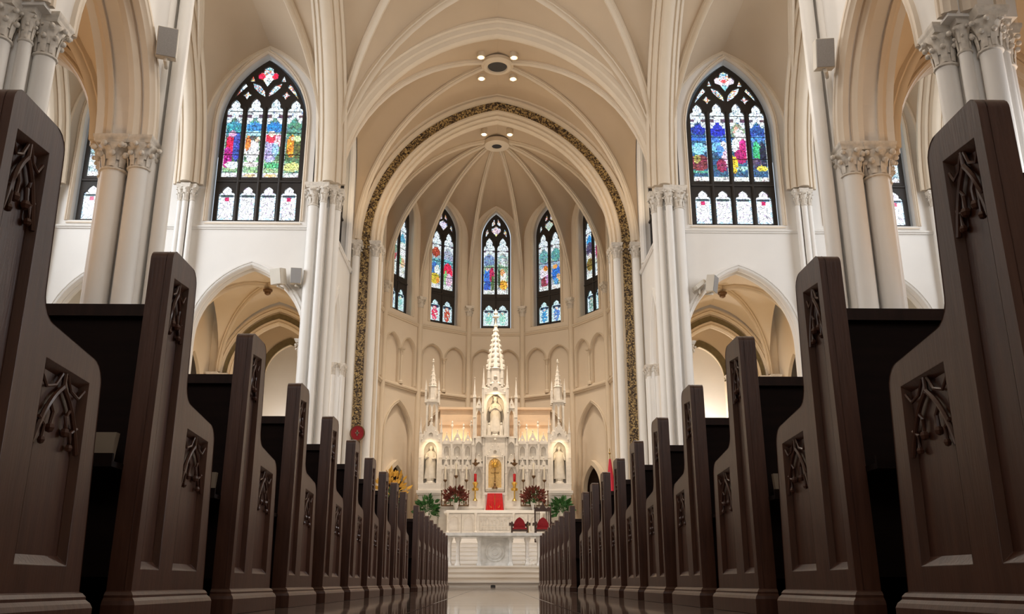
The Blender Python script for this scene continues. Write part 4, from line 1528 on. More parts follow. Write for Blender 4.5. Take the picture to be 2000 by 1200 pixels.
# the two side towers
for sx in (-1, 1):
    x = sx * 2.68
    t = MB()
    t.box(x - .44, 37.45, 1.832, x + .44, 38.3, 3.55)
    t.box(x - .50, 37.38, 3.55, x + .50, 38.3, 3.62)
    t.box(x - .53, 37.34, 3.62, x + .53, 38.3, 3.74)
    t.box(x - .47, 37.4, 3.74, x + .47, 38.3, 4.02)
    t.box(x - .42, 38.0, 4.02, x + .42, 38.3, 6.0)
    T = t.build('side_tower', M['marble'], HA, smooth=False)
    p = MB()
    niche_panel(p, x, 37.46, 4.02, .84, 2.05, .27, 1.35, 1.72, .14, .02)
    for s2 in (-1, 1):
        p.box(x + s2 * .34 - .04, 37.6, 4.02, x + s2 * .34 + .04, 38.0, 5.9)
    gable(p, x, 37.40, 5.72, .78, .85)
    p.build('statue_niche', M['stone'], T, smooth=False)
    p = MB()
    p.cbox(x, 37.82, 5.9, .62, .6, .3)
    p.cbox(x, 37.85, 6.2, .50, .5, .12)
    for s2 in (-1, 1):
        for s3 in (-1, 1):
            p.cbox(x + s2 * .2, 37.85 + s3 * .2, 6.3, .08, .08, 1.2)
    niche_panel(p, x - .10, 37.62, 6.32, .2, 1.15, .06, .85, 1.05, .06)
    niche_panel(p, x + .10, 37.62, 6.32, .2, 1.15, .06, .85, 1.05, .06)
    p.cbox(x, 37.85, 7.45, .56, .56, .1)
    p.build('upper_stage', M['stone'], T, smooth=False)
    p = MB()
    p.lathe(x, 37.85, [(.20, 7.5), (.18, 8.1), (.21, 8.15), (.15, 8.2)], 8, pi / 8)
    crocket_spire(p, x, 37.85, 8.15, .34, 1.05, 8, pi / 8, 5)
    p.build('spire', M['stone'], T, smooth=False)
    for s2 in (-1, 1):
        for s3 in (-1, 1):
            p = MB()
            pinnacle(p, x + s2 * .27, 37.82 + s3 * .24, 7.4, .075, .55, .5)
            p.build('pinnacle', M['stone'], T, smooth=False)
        p = MB()
        pinnacle(p, x + s2 * .43, 37.5, 4.02, .10, 2.1, .62)
        p.build('pinnacle', M['stone'], T, smooth=False)


def statue(name, label, x, y, z, h, pose='hands', m_='statue', crown=False, ped=.0, group=None):
    """robed standing figure: one continuous lofted body, arms, head with face and hair or veil"""
    root = empty(name, (x, y, z), label, 'statue', group)
    if ped:
        p = MB()
        p.lathe(x, y, [(.20, z), (.20, z + ped * .3), (.15, z + ped * .5), (.17, z + ped)], 8, pi / 8)
        p.build('pedestal', M['stone'], root, smooth=False)
    z0 = z + ped
    H = h
    secs = [(0, .19, .13), (.05, .185, .13), (.2, .165, .12), (.4, .15, .11), (.52, .15, .115), (.6, .13, .10), (.68, .135, .095), (.76, .145, .09), (.81, .13, .075), (.84, .07, .05), (.86, .036, .036), (.885, .036, .038)]
    n = 24
    vs, fs = [], []
    for t, a, b in secs:
        for k in range(n):
            q = 2 * pi * k / n
            fold = 1 + (.10 * sin(q * 7 + t * 5) * max(0, 1 - t * 1.4))
            vs.append((x + a * H * 1.05 * cos(q) * fold, y + b * H * sin(q) * fold, z0 + t * H))
    for i in range(len(secs) - 1):
        for k in range(n):
            fs.append((i * n + k, i * n + (k + 1) % n, (i + 1) * n + (k + 1) % n, (i + 1) * n + k))
    fs.append(tuple(range(n))[::-1])
    b = MB()
    b.add(vs, fs)
    zh = z0 + .935 * H
    b.ball((x, y, zh), .065 * H, 12, 9, (.82, .95, 1.1))
    b.add([(x - .012 * H, y - .058 * H, zh - .012 * H), (x + .012 * H, y - .058 * H, zh - .012 * H), (x, y - .078 * H, zh - .012 * H), (x, y - .058 * H, zh + .018 * H)], [(0, 2, 3), (2, 1, 3), (0, 1, 2)])
    for s_ in (-1, 1):
        sh = Vector((x + s_ * .12 * H, y, z0 + .79 * H))
        el = Vector((x + s_ * .165 * H, y - .04 * H, z0 + .62 * H))
        if pose == 'hands':
            ha = Vector((x + s_ * .012 * H, y - .135 * H, z0 + .70 * H))
        elif pose == 'hold':
            ha = Vector((x + s_ * .06 * H, y - .15 * H, z0 + (.66 if s_ < 0 else .60) * H))
        else:
            ha = Vector((x + s_ * .17 * H, y - .12 * H, z0 + .58 * H))
        b.tube([sh, sh.lerp(el, .5), el], .042 * H, 8, .038 * H)
        b.tube([el, el.lerp(ha, .6), ha], .038 * H, 8, .022 * H)
        b.ball(ha, .022 * H, 6, 5, (1, 1, 1.5))
        for f in range(4):
            b.tube([ha + Vector((s_ * (f - 1.5) * .006 * H, -.005 * H, .01 * H)), ha + Vector((s_ * (f - 1.5) * .007 * H, -.02 * H, .045 * H - abs(f - 1.5) * .004 * H))], .005 * H, 4)
        b.tube([ha, ha + Vector((-s_ * .02 * H, -.015 * H, .02 * H))], .005 * H, 4)
    b.build('figure', M[m_], root, ang=60)
    v = MB()
    v.ball((x, y + .012 * H, zh + .012 * H), .075 * H, 12, 8, (.9, .95, 1.05))
    vs, fs = [], []
    for j, (zz, rr) in enumerate(((.95, .075), (.88, .085), (.80, .16), (.6, .18), (.35, .185), (.1, .20))):
        for k in range(9):
            q = pi * k / 8
            vs.append((x + rr * H * cos(q), y + .03 * H + rr * .75 * H * sin(q), z0 + zz * H))
    for j in range(5):
        for k in range(8):
            fs.append((j * 9 + k, j * 9 + k + 1, (j + 1) * 9 + k + 1, (j + 1) * 9 + k))
    v.add(vs, fs)
    v.build('mantle', M[m_], root, ang=60)
    if crown:
        c_ = MB()
        c_.lathe(x, y, [(.05 * H, zh + .05 * H), (.06 * H, zh + .10 * H), (.045 * H, zh + .10 * H)], 8)
        for k in range(6):
            q = k * pi / 3
            c_.tube([(x + .06 * H * cos(q), y + .06 * H * sin(q), zh + .10 * H), (x + .065 * H * cos(q), y + .065 * H * sin(q), zh + .14 * H)], .008 * H, 4)
        c_.build('crown', M['stone'], root)
    return root


statue('statue', 'white crowned statue with joined hands in the lit central niche', 0, 37.82, 6.02, 1.45, 'hands', crown=True, ped=.18)
statue('statue', 'white robed statue in the niche of the left altar tower', -2.68, 37.75, 4.04, 1.35, 'hold', ped=.2)
statue('statue', 'white robed statue in the niche of the right altar tower', 2.68, 37.75, 4.04, 1.35, 'open', ped=.2)
for sx in (-1, 1):
    g = MB()
    o = Vector((sx * .26, 37.62, 6.05))
    g.lathe(o.x, o.y, [(.09, 6.02), (.08, 6.25), (.06, 6.42), (.03, 6.48)], 8)
    g.ball((o.x, o.y, 6.53), .05, 8, 5)
    wv = [o + Vector((sx * .03, .05, .38)), o + Vector((sx * .10, .07, .72)), o + Vector((sx * .12, .07, .35)), o + Vector((sx * .06, .05, .12))]
    g.add(wv + [p + Y3 * .03 for p in wv], [(0, 1, 2, 3), (7, 6, 5, 4), (0, 4, 5, 1), (1, 5, 6, 2), (2, 6, 7, 3)])
    tag(g.build('angel_figure', M['statue']), 'small kneeling white angel at the %s foot of the crowned statue' % SIDE[sx], 'statue')

# tabernacle with its red veil
tb = empty('tabernacle', (0, 36.7, 2.84), 'tabernacle under a bright red silk veil in the middle of the altar', 'tabernacle')
m = MB()
m.box(-.40, 36.62, 2.84, .40, 36.89, 3.54)
m.box(-.44, 36.56, 3.48, .44, 36.89, 3.58)
for sx in (-1, 1):
    m.lathe(sx * .39, 36.60, [(.04, 2.84), (.03, 2.9), (.03, 3.42), (.04, 3.48)], 8)
m.build('cabinet', M['marble'], tb, smooth=False)
m = MB()
n = 30
for sgn in (-1, 1):
    vs, fs = [], []
    for j in range(7):
        t = j / 6
        for k in range(n // 2 + 1):
            u = k / (n // 2)
            xx = sgn * (.005 + (.29 + .06 * t) * u) if True else 0
            vs.append((xx + sgn * .012 * t * 0, 36.47 - .012 * cos(u * 34) * (.4 + t) - .03 * t, 3.53 - .66 * t))
    w_ = n // 2 + 1
    for j in range(6):
        for k in range(w_ - 1):
            fs.append((j * w_ + k, j * w_ + k + 1, (j + 1) * w_ + k + 1, (j + 1) * w_ + k))
    m.add(vs, fs)
    # returns at the sides
    m.add([(sgn * .295, 36.47, 3.53), (sgn * .295, 36.62, 3.53), (sgn * .355, 36.62, 2.87), (sgn * .355, 36.44, 2.87)], [(0, 1, 2, 3)])
m.add([(-.295, 36.47, 3.53), (.295, 36.47, 3.53), (.295, 36.62, 3.53), (-.295, 36.62, 3.53)], [(0, 1, 2, 3)])
m.build('veil', M['veil'], tb, ang=70)
m = MB()
m.tube([(0, 36.45, 3.46), (0, 36.43, 3.08)], .010, 5)
for a in (-1, 1):
    m.tube([(a * .20, 36.425, 3.06), (a * .17, 36.42, 2.98), (a * .11, 36.42, 2.99)], .009, 5)
m.build('veil_embroidery', M['gold'], tb)

# gilt crucifix and candle rays in the throne niche
cr = empty('altar_crucifix', (0, 37.3, 3.8), 'bronze crucifix standing in the golden niche above the red veil', 'crucifix')
m = MB()
m.lathe(.0, 37.32, [(.12, 3.80), (.10, 3.86), (.04, 3.90), (.025, 3.98), (.05, 4.02), (.02, 4.06)], 10)
m.cbox(0, 37.32, 4.04, .035, .03, .62)
m.cbox(0, 37.32, 4.42, .34, .03, .035)
m.build('cross', M['bronze'], cr, smooth=False)
m = MB()
m.tube([(0, 37.29, 4.12), (.015, 37.28, 4.25), (0, 37.29, 4.38), (0, 37.29, 4.44)], .018, 6, .026)
m.ball((.005, 37.28, 4.49), .026, 6, 5)
for sx in (-1, 1):
    m.tube([(0, 37.29, 4.43), (sx * .15, 37.295, 4.45)], .010, 5)
m.build('corpus', M['brass'], cr)
sb = empty('sunburst', (0, 37.42, 4.75), 'gilded sunburst glowing at the top of the throne niche', 'ornament')
m = MB()
m.ball((0, 37.42, 4.78), .10, 10, 6, (1, .4, 1))
m.build('disc', M['gold'], sb)
for k in range(16):
    a = 2 * pi * k / 16
    r = MB()
    L = .24 if k % 2 == 0 else .18
    r.tube([(.08 * cos(a), 37.42, 4.78 + .08 * sin(a)), (L * cos(a), 37.42, 4.78 + L * sin(a))], .020, 5, .004)
    r.build('ray', M['gold'], sb)
spot('sunburst_lamp', (0, 36.9, 5.35), (0, 37.5, 4.5), 9, (1, .62, .2), 70, 1, .03)
spot('statue_niche_lamp', (0, 37.0, 7.75), (0, 37.8, 7.2), 42, (1, .72, .4), 110, 1, .03)
for sx in (-1, 1):
    spot('tower_niche_lamp', (sx * 2.68, 36.95, 5.65), (sx * 2.68, 37.75, 5.3), 24, (1, .74, .42), 110, 1, .03)
    spot('screen_lamp', (sx * 1.6, 37.85, 5.9), (sx * 1.6, 38.15, 6.6), 4, (1, .66, .36), 150, 1, .05)


def candlestick(x, y, z, h, ch, label, group, mt='brass', cw=.035):
    root = empty('candlestick', (x, y, z), label, 'candlestick', group)
    m = MB()
    m.lathe(x, y, [(.10, z), (.10, z + .02), (.05, z + .06), (.02, z + .12), (.035, z + .16), (.016, z + .2), (.014, z + h * .5), (.04, z + h * .53), (.014, z + h * .57), (.014, z + h * .9), (.075, z + h * .96), (.08, z + h)], 12)
    m.build('stick', M[mt], root)
    m = MB()
    m.lathe(x, y, [(cw, z + h), (cw, z + h + ch - .01), (cw * .6, z + h + ch)], 10)
    m.build('candle', M['wax'], root)
    return root


cn = ['outer', 'middle', 'inner']
for sx in (-1, 1):
    for k, (xx, zt, ch) in enumerate(((2.02, 4.13, .52), (1.58, 4.30, .52), (1.16, 4.13, .52))):
        candlestick(sx * xx, 37.05, 3.06, zt - 3.06, ch, '%s tall brass candlestick with white candle on the %s of the altar shelf' % (cn[k], SIDE[sx]), 'tall candlesticks on the altar shelf', 'bronze')
    # brass rail stands behind the flowers
    r = empty('candelabrum', (sx * 1.6, 36.85, 3.06), 'low wooden and brass candle rack behind the %s red bouquet' % SIDE[sx], 'candelabrum')
    m = MB()
    m.box(sx * 1.6 - .56, 36.8, 3.06, sx * 1.6 + .56, 36.88, 3.10)
    m.box(sx * 1.6 - .56, 36.82, 3.50, sx * 1.6 + .56, 36.86, 3.54)
    m.build('frame', M['bronze'], r, smooth=False)
    for k in range(7):
        b = MB()
        xx = sx * 1.6 - .54 + k * .18
        b.lathe(xx, 36.84, [(.03, 3.10), (.015, 3.16), (.028, 3.28), (.015, 3.36), (.02, 3.50), (.02, 3.62), (.045, 3.68)], 8)
        b.build('baluster', M['bronze'], r)
    # hanging ruby lamps and gilt brackets
    L = empty('sanctuary_lamp', (sx * .80, 37.2, 3.5), 'gilt lamp with tall ruby glass on the %s of the red veil' % SIDE[sx], 'lamp')
    m = MB()
    m.lathe(sx * .8, 37.15, [(.12, 3.70), (.15, 3.78), (.05, 3.84), (.09, 3.96), (.13, 4.0), (.05, 4.06)], 12)
    m.lathe(sx * .8, 37.15, [(.10, 3.30), (.06, 3.36), (.03, 3.42), (.03, 3.7)], 10)
    m.build('stand', M['gold'], L)
    m = MB()
    m.lathe(sx * .8, 37.15, [(.045, 4.04), (.055, 4.1), (.06, 4.36), (.05, 4.38)], 12)
    m.build('glass', M['redglass'], L)
    L = empty('star_lamp', (sx * .80, 37.2, 4.5), 'small dark hanging star lamp above the %s ruby lamp' % SIDE[sx], 'lamp')
    m = MB()
    m.tube([(sx * .8, 37.3, 4.9), (sx * .8, 37.62, 5.3)], .008, 4)
    m.lathe(sx * .8, 37.3, [(.01, 4.70), (.12, 4.80), (.16, 4.83), (.04, 4.86), (.03, 4.93), (.06, 4.95), (.01, 5.03)], 8)
    m.build('lamp_body', M['bronze'], L)


def leaf_mesh(size):
    m = MB()
    s = size
    m.add([(0, 0, 0), (s * .30, s * .35, s * .05), (0, s * .4, -s * .03), (-s * .30, s * .35, s * .05), (s * .22, s * .75, s * .02), (0, s * .8, -s * .06), (-s * .22, s * .75, s * .02), (0, s * 1.15, -s * .12)],
          [(0, 1, 2), (0, 2, 3), (1, 4, 5, 2), (3, 2, 5, 6), (4, 7, 5), (6, 5, 7)])
    return m


def foliage(root, c, rx, rz, n, size, mat_, name, seed, lean=0.0):
    rnd = random.Random(seed)
    proto = None
    for k in range(n):
        th = rnd.random() * 2 * pi
        ph = math.acos(1 - 1.55 * rnd.random())
        rr = .45 + .55 * rnd.random()
        p = Vector((c[0] + rx * rr * sin(ph) * cos(th), c[1] + rx * .8 * rr * sin(ph) * sin(th), c[2] + rz * rr * cos(ph)))
        if proto is None:
            proto = leaf_mesh(size).build(name, mat_, None)
            o = proto
        else:
            o = bpy.data.objects.new(name, proto.data)
            COL.objects.link(o)
        o.parent = root
        d = Vector((cos(th) * sin(ph), sin(th) * sin(ph), cos(ph) * .8 + .15 + lean)).normalized()
        o.rotation_euler = (d.to_track_quat('Y', 'Z') @ Matrix.Rotation(rnd.random() * 6, 3, 'Y').to_quaternion()).to_euler()
        o.location = p - root.location
        s = .7 + .6 * rnd.random()
        o.scale = (s, s, s)


for sx in (-1, 1):
    sd = SIDE[sx]
    v = empty('flower_vase', (sx * 1.55, 36.45, 2.84), 'white vase of dark red flowers on the %s of the altar' % sd, 'flowers')
    m = MB()
    m.lathe(sx * 1.55, 36.45, [(.06, 2.84), (.05, 2.88), (.09, 3.0), (.12, 3.15), (.10, 3.14)], 14)
    m.build('vase', M['white'], v)
    m = MB()
    rnd = random.Random(5 + sx)
    for k in range(26):
        th, q = rnd.random() * 6.28, rnd.random()
        m.tube([(sx * 1.55, 36.45, 3.1), (sx * 1.55 + .2 * q * cos(th), 36.45 + .2 * q * sin(th), 3.35), (sx * 1.55 + .45 * q * cos(th), 36.45 + .35 * q * sin(th), 3.45 + .35 * (1 - q * .5))], .006, 4)
    m.build('stems', M['leaf'], v)
    foliage(v, (sx * 1.55, 36.45, 3.38), .44, .36, 230, .15, M['maroon'], 'flower_head', 40 + sx, .2)
    foliage(v, (sx * 1.55, 36.45, 3.2), .32, .10, 34, .11, M['leaf'], 'leaf', 50 + sx)
    v = empty('potted_plant', (sx * 2.72, 36.9, 1.832), 'bushy green potted plant on a stand below the %s altar tower' % sd, 'plant')
    m = MB()
    m.lathe(sx * 2.72, 36.9, [(.16, 1.832), (.15, 1.9), (.07, 2.0), (.06, 2.45), (.14, 2.55), (.16, 2.58)], 12)
    m.build('stand', M['marble'], v)
    m = MB()
    m.lathe(sx * 2.72, 36.9, [(.12, 2.58), (.16, 2.80), (.18, 2.82), (.15, 2.81)], 14)
    m.build('pot', M['white'], v)
    m = MB()
    for k in range(14):
        th = k * 2.4
        m.tube([(sx * 2.72, 36.9, 2.8), (sx * 2.72 + .18 * cos(th), 36.9 + .15 * sin(th), 3.05), (sx * 2.72 + .32 * cos(th), 36.9 + .25 * sin(th), 3.15)], .007, 4)
    m.build('stems', M['leaf'], v)
    foliage(v, (sx * 2.72, 36.9, 2.92), .42, .46, 200, .19, M['leaf'], 'leaf', 60 + sx, -.1)

# ------------------------------------------------------------------ the free-standing altar table
ta = empty('altar_table', (0, 28.2, .572), 'pale marble altar table on short columns at the head of the aisle', 'table')
m = MB()
m.box(-1.62, 27.75, 1.46, 1.62, 28.75, 1.55)
m.box(-1.53, 27.80, 1.42, 1.53, 28.70, 1.46)
m.build('table_slab', M['carrara'], ta, smooth=False)
for x in (-1.38, -1.12, -.47, .47, .98, 1.34):
    for y in ((27.95, 28.5) if abs(x) > .5 else (27.95,)):
        m = MB()
        m.lathe(x, y, [(.085, .572), (.085, .64), (.06, .68), (.05, .74), (.046, 1.22), (.055, 1.24), (.05, 1.27), (.085, 1.37), (.09, 1.42)], 12)
        m.build('column', M['carrara'] if abs(x) < .5 else M['marble'], ta)
m = MB()
m.slab([(-.42, .60), (.42, .60), (.42, 1.42), (-.42, 1.42)], [[(-.33, .68), (.33, .68), (.33, 1.34), (-.33, 1.34)]], (0, 28.0, 0), X3, Z3, Y3, .05)
m.box(-.42, 28.04, .60, .42, 28.5, 1.42)
m.build('front_panel', M['carrara'], ta, smooth=False)
m = MB()
for r0 in (.28, .20, .10):
    m.tube([(r0 * cos(2 * pi * k / 28), 28.03, 1.01 + r0 * sin(2 * pi * k / 28)) for k in range(29)], .012, 5)
m.build('panel_roundel', M['carrara'], ta)
m = MB()
m.box(-1.5, 27.8, .572, 1.5, 28.7, .60)
m.build('foot_slab', M['marble'], ta, smooth=False)
t = MB()
t.lathe(1.02, 28.15, [(.05, 1.55), (.05, 1.57), (.012, 1.58), (.012, 1.66)], 8)
t.cbox(1.02, 28.15, 1.64, .016, .012, .22)
t.cbox(1.02, 28.15, 1.77, .10, .012, .016)
tag(t.build('table_cross', M['brass'], ang=40), 'small metal cross standing on the right of the marble altar table', 'cross')
fc = empty('flower_cluster', (1.0, 27.62, .572), 'small cluster of pale flowers at the right foot of the altar table', 'flowers')
m = MB()
m.lathe(1.0, 27.62, [(.07, .572), (.10, .64), (.09, .66)], 10)
m.build('bowl', M['white'], fc)
foliage(fc, (1.0, 27.62, .68), .16, .12, 40, .05, M['linen'], 'petal', 77)
fo = MB()
fo.cbox(-.05, 25.6, 0, .13, .08, .045)
fo.cbox(-.05, 25.6, 0.045, .09, .05, .010)
tag(fo.build('floor_box', M['dark'], smooth=False), 'small black box on the floor at the foot of the steps', 'box')

# chairs behind the table
for (x, lab, tall) in ((.86, 'low dark wooden armchair with pointed crimson back behind the altar table', 0), (1.68, 'tall carved dark wooden throne chair with pointed crimson back at the right', 1)):
    y, z = 32.0, 1.412
    c = empty('armchair', (x, y, z), lab, 'chair')
    m = MB()
    m.box(x - .30, y - .28, z + .40, x + .30, y + .28, z + .46)
    m.build('seat', M['chair'], c, smooth=False)
    m = MB()
    m.box(x - .26, y - .26, z + .46, x + .26, y + .24, z + .52)
    m.build('cushion', M['red'], c, smooth=False)
    for a in (-1, 1):
        for b in (-1, 1):
            m = MB()
            m.cbox(x + a * .27, y + b * .25, z, .055, .055, .72 if b < 0 else (1.16 if tall else .70))
            m.build('leg', M['chair'], c, smooth=False)
        m = MB()
        m.box(x + a * .30 - .07, y - .32, z + .60, x + a * .30 + .07, y + .27, z + .68)
        m.build('armrest', M['chair'], c, smooth=False)
    m = MB()
    m.slab(arch2d(0, .20, z + .46, z + .60, z + .90, 8), [], (x, y + .20, 0), X3, Z3, Y3, .05)
    m.build('back_cushion', M['red'], c, smooth=False)
    m = MB()
    if tall:
        m.box(x - .30, y + .23, z + 1.10, x + .30, y + .28, z + 1.16)
        m.slab([(-.30, 0), (.30, 0), (.22, .10), (.12, .04), (0, .22), (-.12, .04), (-.22, .10)], [], (x, y + .23, z + 1.16), X3, Z3, Y3, .05)
        for k in (-.2, -.13, .13, .2):
            m.cbox(x + k, y + .255, z + .5, .022, .022, .62)
        for k in (-1, 0, 1):
            m.lathe(x + k * .28, y + .255, [(.03, z + 1.18), (.035, z + 1.22), (.012, z + 1.26), (.02, z + 1.30 + .08 * (k == 0)), (.003, z + 1.34 + .10 * (k == 0))], 8)
    else:
        m.box(x - .30, y + .22, z + .58, x + .30, y + .27, z + .68)
    m.build('back_frame', M['chair'], c, smooth=False)

# ------------------------------------------------------------------ other furnishings of the chancel
fl_ = empty('flower_arrangement', (-3.75, 33.2, .572), 'large golden yellow flower arrangement left of the chancel', 'flowers')
m = MB()
m.lathe(-3.75, 33.2, [(.16, .572), (.15, .62), (.05, .7), (.04, 2.7), (.12, 2.8), (.16, 2.95)], 12)
m.build('stand', M['brass'], fl_)
foliage(fl_, (-3.75, 33.2, 3.35), .55, .75, 110, .20, M['yellow'], 'flower_head', 90, .3)
foliage(fl_, (-3.75, 33.2, 3.0), .35, .35, 30, .16, M['leaf'], 'leaf', 91)
fg = empty('flag', (4.2, 33.0, .572), 'furled crimson and gold flag on a pole at the right of the chancel', 'flag')
m = MB()
m.lathe(4.2, 33.0, [(.16, .572), (.16, .62), (.03, .66), (.018, .7), (.018, 4.62)], 10)
m.lathe(4.2, 33.0, [(.03, 4.62), (.04, 4.67), (.01, 4.72), (.02, 4.78), (.003, 4.86)], 8)
m.build('pole', M['brass'], fg)
for nm, a0, a1, z1, mt in (('red_cloth', 0, 4.2, 2.7, 'flag_red'), ('gold_cloth', 3.6, 6.5, 3.0, 'flag_gold')):
    m = MB()
    vs, fs = [], []
    for j in range(9):
        t = j / 8
        for k in range(13):
            a = a0 + (a1 - a0) * k / 12
            r = (.03 + .17 * t) * (1 + .25 * sin(a * 6))
            vs.append((4.2 + r * cos(a), 33.0 - r * .8 * sin(a), 4.45 - (4.45 - z1) * t))
    for j in range(8):
        for k in range(12):
            fs.append((j * 13 + k, j * 13 + k + 1, (j + 1) * 13 + k + 1, (j + 1) * 13 + k))
    m.add(vs, fs)
    m.build(nm, M[mt], fg, ang=60)
um = empty('processional_medallion', (-4.92, 32.1, .572), 'round dark red medallion on a pole in front of the left mosaic strip', 'medallion')
m = MB()
m.lathe(-4.92, 32.05, [(.14, .572), (.14, .62), (.02, .68), (.02, 4.98)], 10)
m.build('pole', M['brass'], um)
m = MB()
vs = []
m.slab([(.24 * cos(2 * pi * k / 28), .26 * sin(2 * pi * k / 28)) for k in range(28)], [], (-4.92, 32.02, 5.22), X3, Z3, Y3, .05)
m.build('disc', M['red'], um, smooth=False)
m = MB()
m.tube([(-4.92 + .25 * cos(2 * pi * k / 28), 32.03, 5.22 + .27 * sin(2 * pi * k / 28)) for k in range(29)], .025, 6)
m.build('rim', M['bronze'], um)
m = MB()
m.cbox(-4.92, 32.0, 5.12, .045, .02, .2)
m.cbox(-4.92, 32.0, 5.20, .14, .02, .045)
m.build('emblem', M['paper'], um, smooth=False)

# doorways of the apse (dark arched openings)
for sx in (-1, 1):
    p = Vector((sx * (3.5 + 4.85) / 2, (39.6 + 37.3) / 2, 0))
    U = (Vector((sx * 4.85, 37.3, 0)) - Vector((sx * 3.5, 39.6, 0))).normalized()
    Nn = (APC - p).normalized()
    Nn = Vector((U.y, -U.x, 0))
    if Nn.dot(APC - p) < 0:
        Nn = -Nn
    d = empty('door_%d' % (1 if sx < 0 else 2), p + Z3 * .6, kind='structure')
    m = MB()
    m.slab(arch2d(0, .56, .6, 3.9, 4.85, 8), [], p + Nn * -.14, U, Z3, Nn, .05)
    m.build('door_leaf', M['wood_deep_shade'], d, smooth=False)
    m = MB()
    moulding(m, p + Nn * -.04, U, .62, .6, 3.9, 4.93, [(-.14, -.16), (-.14, .03), (.1, .03), (.1, -.16)], 8)
    m.build('door_surround', M['rib'], d)

# pinnacled side altars glimpsed in the chapels
for sx in (-1, 1):
    x, y = sx * 8.1, 35.9
    a = empty('side_altar', (x, y, .3), 'small pinnacled altar in the niche of the %s side chapel' % SIDE[sx], 'altar')
    m = MB()
    m.box(x - .9, y - .4, .3, x + .9, y + .3, 1.4)
    m.box(x - .95, y - .45, 1.4, x + .95, y + .3, 1.5)
    m.box(x - .85, y, 1.5, x + .85, y + .3, 3.9)
    m.build('altar_body', M['marble'], a, smooth=False)
    for (dx, z1, hh) in ((-.62, 5.0, .7), (-.25, 5.35, .8), (.25, 5.35, .8), (.62, 5.0, .7), (0, 5.9, 1.0)):
        m = MB()
        pinnacle(m, x + dx, y + .1, 3.9, .17, z1 - 3.9, hh)
        m.build('pinnacle', M['stone'], a, smooth=False)

# ------------------------------------------------------------------ loudspeakers and small lamps


def speaker(loc, face, w, h, d, label, bracket_to, front='grey', roll=0.0):
    root = empty('loudspeaker', loc, label, 'speaker')
    f = Vector(face).normalized()
    q = f.to_track_quat('-Y', 'Z')
    b = MB()
    b.cbox(0, 0, -h / 2, w, d, h)
    o = b.build('cabinet', M['beige'], None, smooth=False)
    o.parent = root
    o.rotation_euler = q.to_euler()
    bv = o.modifiers.new('bevel', 'BEVEL')
    bv.width = .012
    bv.segments = 2
    g = MB()
    g.slab([(-w * .46, -h * .47), (w * .46, -h * .47), (w * .46, h * .47), (-w * .46, h * .47)], [], (0, -d / 2 - .02, 0), X3, Z3, Y3, .02)
    o2 = g.build('grille', M[front], None, smooth=False)
    o2.parent = root
    o2.rotation_euler = q.to_euler()
    k = MB()
    L = Vector(loc)
    k.tube([L - Z3 * h * .3, L - Z3 * h * .62, (L - Z3 * h * .62).lerp(Vector(bracket_to), .6), Vector(bracket_to)], .035, 8)
    k.build('bracket', M['beige'], root)
    return root


speaker((-5.76, 13.68, 9.06), (.35, -1, -.30), .34, .52, .24, 'grey loudspeaker on a bracket high on the left nave pier', (-5.9, 14.1, 8.85))
speaker((5.71, 13.68, 8.99), (-.12, -1, -.30), .32, .52, .24, 'grey loudspeaker on a bracket high on the right nave pier', (5.9, 14.1, 8.8))
speaker((-7.05, 27.62, 9.58), (-.45, -1, -.25), .42, .52, .30, 'tilted beige loudspeaker beside the low left transept arch, left of a pair', (-6.95, 28.0, 9.3), 'beige')
speaker((-6.48, 27.62, 9.60), (.15, -1, -.12), .36, .52, .26, 'grey loudspeaker next to the left crossing pier, right of a pair', (-6.4, 28.0, 9.35))
speaker((7.02, 27.62, 9.42), (1.0, -.62, -.2), .40, .55, .26, 'grey loudspeaker turned sideways beside the low right transept arch', (6.9, 28.0, 9.2))
speaker((6.62, 27.68, 9.40), (-1.0, -.25, 1.2), .30, .42, .10, 'small beige loudspeaker angled upward near the right crossing pier', (6.7, 28.0, 9.2), 'beige')
for k, dx in enumerate((-.09, .09)):
    m = MB()
    m.cbox(-6.62 + dx, 27.9, 3.85 + .04 * k, .10, .12, .34)
    tag(m.build('wall_sconce', M['bronze'], smooth=False), '%s of two small dark boxes on the wall beside the left crossing pier' % ('left' if k == 0 else 'right'), 'sconce')
for sx in (-1, 1):
    for dy, nm in ((-.72, 'front'), (.78, 'rear')):
        m = empty('downlight', (sx * .62, 30.3 + dy, 19.05), 'lit round downlight at the %s %s of the dark ceiling opening' % (nm, SIDE[sx]), 'light', 'downlights around the chancel ceiling opening')
        b = MB()
        b.lathe(sx * .62, 30.3 + dy, [(.13, 19.04), (.15, 19.03), (.15, 19.3)], 16)
        b.build('housing', M['rib'], m)
        b = MB()
        b.lathe(sx * .62, 30.3 + dy, [(.085, 19.02), (.085, 19.03)], 16)
        b.build('lens', M['lamp'], m)
    area('screen_wash', (sx * 1.58, 37.92, 5.82), (sx * 1.58, 38.3, 6.7), 1.2, .1, 3.2, (1.0, .70, .42))
    m = empty('downlight', (sx * .55, 34.45, 18.42), 'lit round downlight in the apse vault on the %s' % SIDE[sx], 'light', 'downlights in the apse vault')
    b = MB()
    b.lathe(sx * .55, 34.45, [(.12, 18.40), (.14, 18.39), (.14, 18.7)], 16)
    b.build('housing', M['rib'], m)
    b = MB()
    b.lathe(sx * .55, 34.45, [(.08, 18.38), (.08, 18.39)], 16)
    b.build('lens', M['lamp'], m)

# ------------------------------------------------------------------ pews


